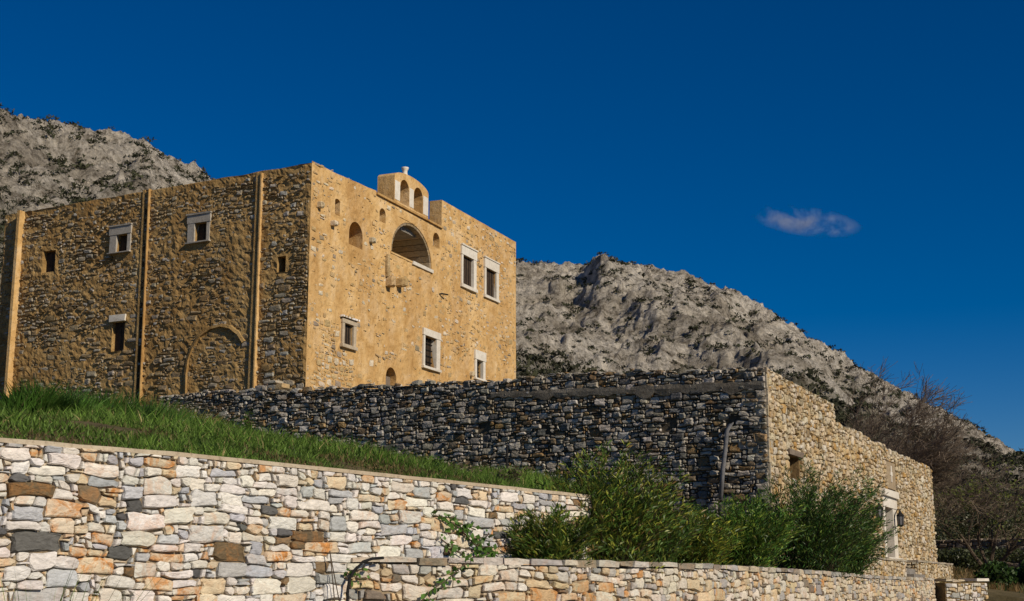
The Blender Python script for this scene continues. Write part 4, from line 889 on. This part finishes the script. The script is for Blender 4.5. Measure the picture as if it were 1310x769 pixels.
# leafy weeds on the bank
def leafy(px, d, w, h, n_, label, seed, colr):
    r = random.Random(seed); p0 = hp(px, d); p0.z = terz(p0); t = thing('leafy_weed', p0, label, 'plant', 'leafy weeds on the bank'); LV = []; LT = []; st_ = MB()
    for k in range(9):
        tip = Vector((r.uniform(-.5, .5) * w, r.uniform(-.4, .4) * w, r.uniform(.55, 1.0) * h)); st_.tube([p0 - Vector((0, 0, .03)), p0 + tip * .55 + Vector((0, 0, .05 * h)), p0 + tip], [.008, .006, .003], 4)
        for q in range(n_ // 9):
            f = r.uniform(.15, 1.0); c = p0 + tip * f + Vector((r.gauss(0, .05), r.gauss(0, .05), r.gauss(0, .03))); e1 = Vector((r.gauss(0, 1), r.gauss(0, 1), r.gauss(.2, .6))).normalized() * r.uniform(.035, .07); e2 = e1.cross(Vector((r.gauss(0, .4), r.gauss(0, .4), 1))).normalized() * e1.length * .55
            LV += [c, c + e1 * .8 + e2, c + e1 * 1.9, c + e1 * .8 - e2]; bb = r.uniform(.55, 1.5); LT += [(colr[0] * bb, colr[1] * bb, colr[2] * bb, 1)] * 4
    st_.build('stems', 'bark', t); v = np.array([tuple(p) for p in LV]); o = big_mesh('foliage', v - np.array(tuple(p0)), np.arange(len(v)).reshape(-1, 4), 'oleander_leaf', np.array(LT)); o.parent = t
for k, (px, d, w, h, n_, lab, cl_) in enumerate((
    (178, 42, .8, 1.0, 420, 'bright leafy sapling growing up the foot of the dark drain chute', (.11, .19, .03)), (310, 40.5, .5, .9, 260, 'slim leafy weed against the dark wall under the drain chute rib', (.09, .16, .03)),
    (365, 31, .8, .35, 320, 'broad-leaved low weed with reddish leaves on the bank', (.16, .10, .05)), (390, 25, .6, .3, 320, 'pinkish dry weed rosette near the wall cap', (.26, .17, .11)),
    (120, 22, .9, .35, 420, 'dark broad-leaved weed patch between the grass tufts', (.05, .11, .022)), (240, 24, 1.0, .4, 460, 'dark green weed patch below the start of the dark wall', (.055, .12, .024)),
    (545, 29, .8, .42, 320, 'mid green weed clump in front of the dark wall', (.07, .14, .025)), (600, 31, .9, .6, 320, 'greyish dry weed clump at the foot of the dark wall', (.20, .17, .11)), (650, 31, .7, .55, 320, 'greyish dry weed beside the thin post at the dark wall', (.17, .15, .09)))):
    leafy(px, d, w, h, n_, lab, 300 + k, cl_)
u, z = FD.hit(656, 590); mb = MB(); mb.tube([FD.P(u, terz(FD.P(u, 0, .3)) - .1, .3), FD.P(u, FD.hit(655, 571)[1], .28)], .03, 6); tag(mb.build('post', 'black_metal'), 'thin dark post standing in the grass at the dark wall', 'post')
# oleanders
def oleander(px, d, h, w, n_st, label, seed, leanx=.0, base=None, tone=(1, 1, 1)):
    r = random.Random(seed); p0 = hp(px, d); z0 = EYE + .1 if base is None else base
    t = thing('oleander_bush', Vector((p0.x, p0.y, z0)), label, 'bush', 'oleander bushes along the terrace')
    stem = MB(); LV = []; LT = []
    for s_ in range(n_st):
        a = r.uniform(0, 2 * math.pi); q = math.sqrt(r.random()); L = h * r.uniform(.55, 1.10) * (1 - .30 * q * q)
        o = Vector((p0.x + math.cos(a) * .22 * w * q, p0.y + math.sin(a) * .18 * w * q, z0))
        out = Vector((math.cos(a) * w * .5 * q + leanx * L, math.sin(a) * w * .34 * q, L)); bend = Vector((r.uniform(-.12, .12) + leanx * .5, r.uniform(-.1, .1), 0)) * L
        pts = [o + Vector((out.x * k / 6 * (.55 + .45 * k / 6), out.y * k / 6 * (.55 + .45 * k / 6), out.z * (k / 6) ** .9)) + bend * (k / 6) ** 2 for k in range(7)]
        stem.tube(pts, [.011 - .0014 * k for k in range(7)], 3, cap=False)
        tb = r.uniform(.5, 1.5); nl = r.randint(80, 150)
        for k in range(nl):
            f = .10 + .90 * (k / nl) ** .8; i = min(5, int(f * 6)); c = pts[i].lerp(pts[i + 1], f * 6 - i); ax = (pts[i + 1] - pts[i]).normalized()
            sp = (1 - f) * .11 * w + .03
            c = c + Vector((r.gauss(0, sp), r.gauss(0, sp), r.gauss(0, sp * .6)))
            az = r.uniform(0, 2 * math.pi); dr_ = (ax * r.uniform(.5, 1.2) + Vector((math.cos(az), math.sin(az), 0)) * r.uniform(.35, 1.0) + Vector((leanx, 0, 0))).normalized()
            Ln = r.uniform(.085, .15); sd = dr_.cross(Vector((r.gauss(0, 1), r.gauss(0, 1), r.gauss(0, 1)))).normalized() * r.uniform(.007, .012)
            m_ = c + dr_ * Ln * .5; tip = c + dr_ * Ln - Vector((0, 0, Ln * .12))
            LV += [c, m_ + sd, tip, m_ - sd]; bb = tb * r.uniform(.7, 1.35); yl = r.random()
            cc = (.058 * bb, .112 * bb, .02 * bb, 1) if yl < .66 else (.19 * bb, .22 * bb, .036 * bb, 1) if yl < .97 else (.2, .14, .05, 1)
            LT += [(cc[0] * tone[0], cc[1] * tone[1], cc[2] * tone[2], 1)] * 4
    stem.build('stems', 'bark', t)
    v = np.array([tuple(p) for p in LV]); tag(big_mesh('foliage', v - np.array(tuple(WORLD[t.name])), np.arange(len(v)).reshape(-1, 4), 'oleander_leaf', np.array(LT), None), kind=None)
    o = col.objects[-1]; o.parent = t; return t
BZ = lambda u: EYE + .12
for k, (px, d, h, w, ns, ln, lab, tn) in enumerate([
    (700, 17.9, .80, 1.05, 62, -.06, 'low oleander bush leaning against the end of the marble wall', (1.1, 1.05, 1)),
    (778, 19.6, 1.70, 1.45, 125, .05, 'tallest oleander bush beside the grass bank end, pale shoots on top', (1.15, 1.1, 1)),
    (826, 20.4, 1.15, .9, 55, .08, 'narrow oleander bush close beside the tallest one', (.75, .8, .9)),
    (880, 22.0, .98, 1.15, 70, .03, 'yellowish low oleander bush under the long dark wall', (1.3, 1.15, .95)),
    (945, 25.0, 1.48, 1.5, 115, .06, 'dense green oleander bush under the drain pipe', (.95, 1.15, 1)),
    (1034, 30.0, 2.40, 2.1, 185, .11, 'tall dark oleander bush in front of the shuttered window, leaning with the wind', (.60, .78, .85)),
    (1080, 32.0, 1.65, 1.35, 110, .14, 'dark oleander bush drooping over the terrace wall below the doorway', (.55, .75, .85))]):
    oleander(px, d, h, w, ns, lab, 100 + k, ln, base=EYE + .12, tone=tn)
# ivy-like creeper on the marble wall and the cut hose below it
def creeper(paths, M, label, seed):
    r = random.Random(seed); p0 = M(*paths[0][0], .05); t = thing('creeper', p0, label, 'vine'); st_ = MB(); LV = []; LT = []
    for pth in paths:
        pts = [M(u, z, .10) for u, z in pth]; st_.tube(pts, .008, 4)
        for a, b_ in zip(pts, pts[1:]):
            k = max(2, int((b_ - a).length / .016))
            for i in range(k):
                c = a.lerp(b_, i / k) + Vector((r.gauss(0, .04), r.gauss(0, .04) , r.gauss(0, .045))) ; s_ = r.uniform(.022, .045)
                d = Vector((r.gauss(0, 1), r.gauss(0, 1), r.gauss(-.5, 1))).normalized(); e = d.cross(Vector((r.gauss(.5, .4), r.gauss(-.6, .4), r.gauss(0, .4)))).normalized()
                LV += [c - d * s_, c + e * s_ * .8, c + d * s_ * 1.2, c - e * s_ * .8]; bb = r.uniform(.6, 1.5); LT += [(.07 * bb, .15 * bb, .025 * bb, 1)] * 4
    st_.build('vine_stem', 'bark', t); v = np.array([tuple(p) for p in LV])
    o = big_mesh('vine_leaves', v - np.array(tuple(WORLD[t.name])), np.arange(len(v)).reshape(-1, 4), 'oleander_leaf', np.array(LT)); o.parent = t
creeper([[FR.hit(*q) for q in pth] for pth in ([(553, 659), (566, 668), (580, 676), (592, 690), (600, 698), (618, 704), (628, 712)], [(566, 668), (585, 672), (600, 678)], [(617, 682), (612, 690), (600, 700)], [(556, 690), (568, 700), (580, 708), (590, 716)], [(590, 716), (600, 712), (625, 706)])], FR.P, 'leafy green creeper hanging on the marble retaining wall beside the low oleander', 5)
FT0 = Frame(TW.p[1], TW.p[3] - TW.p[1])
creeper([[FT0.hit(*q) for q in pth] for pth in ([(590, 720), (578, 730), (566, 741), (552, 750), (540, 760), (528, 775)],)], FT0.P, 'trailing creeper strand running down the terrace wall face', 6)
creeper([[FT0.hit(*q) for q in pth] for pth in ([(437, 733), (445, 737), (452, 740), (462, 739)],)], FT0.P, 'small creeper sprig growing beside the black hose', 7)
mb = MB(); mb.tube([FT0.P(*FT0.hit(x, y), .16) for x, y in ((434, 800), (434, 775), (434.5, 755), (437, 740), (444, 729), (454, 719), (466, 715), (480, 714))], .016, 8)
tag(mb.build('hose', 'black_metal', smooth=True), 'black hose arching from the ground onto the terrace wall end', 'hose')
for k, (a, b_, lab) in enumerate((((411, 705), (420, 790), 'thin dark rod leaning outward on the marble wall'), ((411.5, 706), (412, 790), 'thin dark rod standing upright against the marble wall'))):
    mb = MB(); mb.tube([FR.P(*FR.hit(*a), .12), FR.P(*FR.hit(*b_), .2), FR.P(FR.hit(*b_)[0], .0, .22)], .006, 5); tag(mb.build('iron_rod', 'bark'), lab, 'rod', 'iron rods by the marble wall')

# bare trees
def bare_tree(name, loc, label, seed, height, mat, lean, spread, trunk_r, levels=5, ground_z=0, kids=(4, 6), leaf=None, group=None, multi=1, rmin=.006):
    r = random.Random(seed); t = thing(name, loc, label, 'tree', group); tr = MB(); tw_ = MB(); LV = []; LT = []
    def grow(p, d, L, R, lv):
        n_ = 5; pts = [p.copy()]; q = p.copy(); dd = d.copy()
        for k in range(n_):
            dd = (dd + Vector((r.gauss(0, .16), r.gauss(0, .16), r.gauss(.03, .10))) + lean * .10).normalized(); q = q + dd * L / n_; pts.append(q.copy())
        rad = [max(rmin, R * (1 - .6 * k / n_)) for k in range(n_ + 1)]
        (tr if lv >= levels - 1 else tw_).tube(pts, rad, 6 if lv >= levels - 1 else 3, cap=False)
        if lv == 0:
            if leaf and r.random() < leaf:
                for _ in range(10):
                    c = pts[-1] + Vector((r.gauss(0, .16), r.gauss(0, .16), r.gauss(0, .13))); e1 = Vector((r.gauss(0, 1), r.gauss(0, 1), r.gauss(0, 1))).normalized() * .07; e2 = e1.orthogonal() * .7
                    LV.extend([c - e1, c + e2, c + e1, c - e2]); bb = r.uniform(.6, 1.3); LT.extend([(.10 * bb, .12 * bb, .025 * bb, 1)] * 4)
            return
        for k in range(r.randint(*kids)):
            f = r.uniform(.35, 1.0); i = min(n_ - 1, int(f * n_)); b_ = pts[i].lerp(pts[i + 1], f * n_ - i); az = r.uniform(0, 2 * math.pi); side = dd.orthogonal(); side.rotate(Matrix.Rotation(az, 3, dd))
            nd = (dd + side.normalized() * r.uniform(.4, spread) + lean * .35 + Vector((0, 0, .18))).normalized()
            grow(b_, nd, L * r.uniform(.55, .80), R * (1 - .6 * f) * r.uniform(.5, .75), lv - 1)
    for s_ in range(multi):
        a = 2 * math.pi * s_ / multi + r.uniform(-.4, .4); d0 = Vector((math.cos(a) * .75, math.sin(a) * .5, 1)) if multi > 1 else Vector((r.uniform(-.1, .1), 0, 1))
        grow(Vector(loc) - Vector((0, 0, .1)), (d0 + lean * .4).normalized(), height * (.36 if multi == 1 else .40), trunk_r, levels)
    tr.build('trunk', 'bark', t); cr = tw_.build('crown', mat, t)
    if LV:
        v = np.array([tuple(p) for p in LV]); o = big_mesh('leaves', v - np.array(tuple(WORLD[cr.name])), np.arange(len(v)).reshape(-1, 4), 'oleander_leaf', np.array(LT)); o.parent = cr
def at_ground(px, d):
    p = hp(px, d); p.z = terz(p); return p
bare_tree('bare_tree', at_ground(1096, 64), 'bare reddish twiggy tree rising behind the door wall', 3, 9.4, 'rust_twig', Vector((.32, 0, 0)), 1.0, .16, 5, kids=(4, 5), group='bare trees', multi=3, rmin=.008)
bare_tree('bare_tree', at_ground(1268, 64), 'bare spreading tree with yellow-green tufts beyond the low end wall', 12, 6.0, 'sunlit_twig', Vector((.05, 0, 0)), 1.0, .11, 5, kids=(3, 4), leaf=.06, group='bare trees', multi=4)
# evergreen shrubs beyond the wall end
def shrub(px, d, w, h, n_, label, seed, colr, cat='bush', name='evergreen_shrub', group='shrubs beyond the wall end'):
    r = random.Random(seed); p0 = at_ground(px, d); t = thing(name, p0, label, cat, group); LV = []; LT = []; st_ = MB()
    lobes = [Vector((r.uniform(-.5, .5) * w, r.uniform(-.3, .3) * w, r.uniform(.25, .8) * h)) for _ in range(9)]
    for lo in lobes:
        st_.tube([p0, p0 + lo * .6 + Vector((r.uniform(-.1, .1), 0, 0)), p0 + lo], [.05, .03, .012], 4)
        for k in range(n_ // 9):
            v = Vector((r.gauss(0, 1), r.gauss(0, 1), r.gauss(0, 1))).normalized() * r.uniform(.55, 1.05); c = p0 + lo + Vector((v.x * w * .24, v.y * w * .24, v.z * h * .26))
            if c.z < p0.z: continue
            e1 = Vector((r.gauss(0, 1), r.gauss(0, 1), r.gauss(.4, 1))).normalized() * r.uniform(.05, .10); e2 = e1.orthogonal(); e2.rotate(Matrix.Rotation(r.uniform(0, 6), 3, e1.normalized())); e2 *= .6
            LV += [c - e1, c + e2, c + e1, c - e2]; bb = r.uniform(.5, 1.5); LT += [(colr[0] * bb, colr[1] * bb, colr[2] * bb, 1)] * 4
    st_.build('stems', 'bark', t); v = np.array([tuple(p) for p in LV]); o = big_mesh('foliage', v - np.array(tuple(p0)), np.arange(len(v)).reshape(-1, 4), 'oleander_leaf', np.array(LT)); o.parent = t
shrub(1306, 50, 2.0, 1.1, 5000, 'bright green shrub on the dry bank at the foot of the spreading tree', 1, (.04, .08, .018))
for k, (px, d, w, h, lab) in enumerate(((1216, 84, 6, 4.2, 'dark shrub beside the far field wall, next to the door wall end'), (1250, 92, 8, 5.5, 'dark evergreen shrub rising behind the far field wall'), (1300, 88, 8, 4.6, 'olive shrub behind the spreading bare tree'), (1235, 76, 5, 1.4, 'low hedge-like shrub in front of the far field wall'))):
    shrub(px, d, w, h, 4500, lab, 20 + k, (.045, .055, .02))
# far field wall
FW = Frame(hp(1196, 82), hp(1325, 78) - hp(1196, 82)); fwl = (hp(1325, 78) - hp(1196, 82)).length
fw = thing('field_wall', FW.P(fwl / 2, terz(FW.P(fwl / 2, 0))), 'far rough field wall of dull stone seen behind the spreading bare tree', 'wall')
z0f = EYE + (HOR - 735) / 1837 * 80; z1f = EYE + (HOR - 690) / 1837 * 80
st = make_stones(97, FW.P, 0, z0f, fwl, z1f - z0f, .16, .11, [(.2, (3, 5), (2, 4)), (.4, (2, 4), (2, 3))], .02, lambda r, w, h: r.uniform(.04, .14), lambda r, *a: vary(r, (.24, .2, .15), .35, .4), .4, .2); lay_stones(st, 'weathered_rubble', fw, limit=120)
wall_core('rubble_core', FW.P, [0, fwl / 2, fwl], lambda u: z0f - 1.5, lambda u: z1f - .12, -.7, 0, 'dark_joint', fw)
# dry grass on the bank to the right
rg = np.random.default_rng(77); N = 9000; pxr = rg.uniform(1205, 1420, N); dd = rg.uniform(46, 74, N); gx = (pxr - 655) / 1837 * dd; gz = ter(gx, dd)
b_ = rg.uniform(.6, 1.3, N); ti = np.stack([.23 * b_, .15 * b_, .06 * b_], 1); gn = rg.random(N) < .25; ti[gn] = np.stack([.07 * b_[gn], .10 * b_[gn], .03 * b_[gn]], 1)
blades('dry_grass', np.stack([gx, dd, gz - .02], 1), rg.uniform(.12, .4, N), ti, .014, .6, 'dry tawny grass on the bank beyond the low end wall', 'grass', seed=9)

# ------------------------------------------------------------------ the one small cloud
d = ray(1030, 283).normalized(); cp = CAM + d * 2200
import bmesh
bm = bmesh.new(); bmesh.ops.create_icosphere(bm, subdivisions=3, radius=1.0); me = bpy.data.meshes.new('cloud')
for v in bm.verts: v.co = Vector((v.co.x * 100, v.co.y * 34, v.co.z * 26))
bm.to_mesh(me); bm.free(); me.materials.append(MAT['cloud_vapour']); o = bpy.data.objects.new('cloud', me); col.objects.link(o); place(o, cp, None)
o.rotation_euler = (0, math.radians(11), math.atan2(-d.x, d.y))
tag(o, 'small thin wisp of cloud alone in the blue sky', 'cloud')
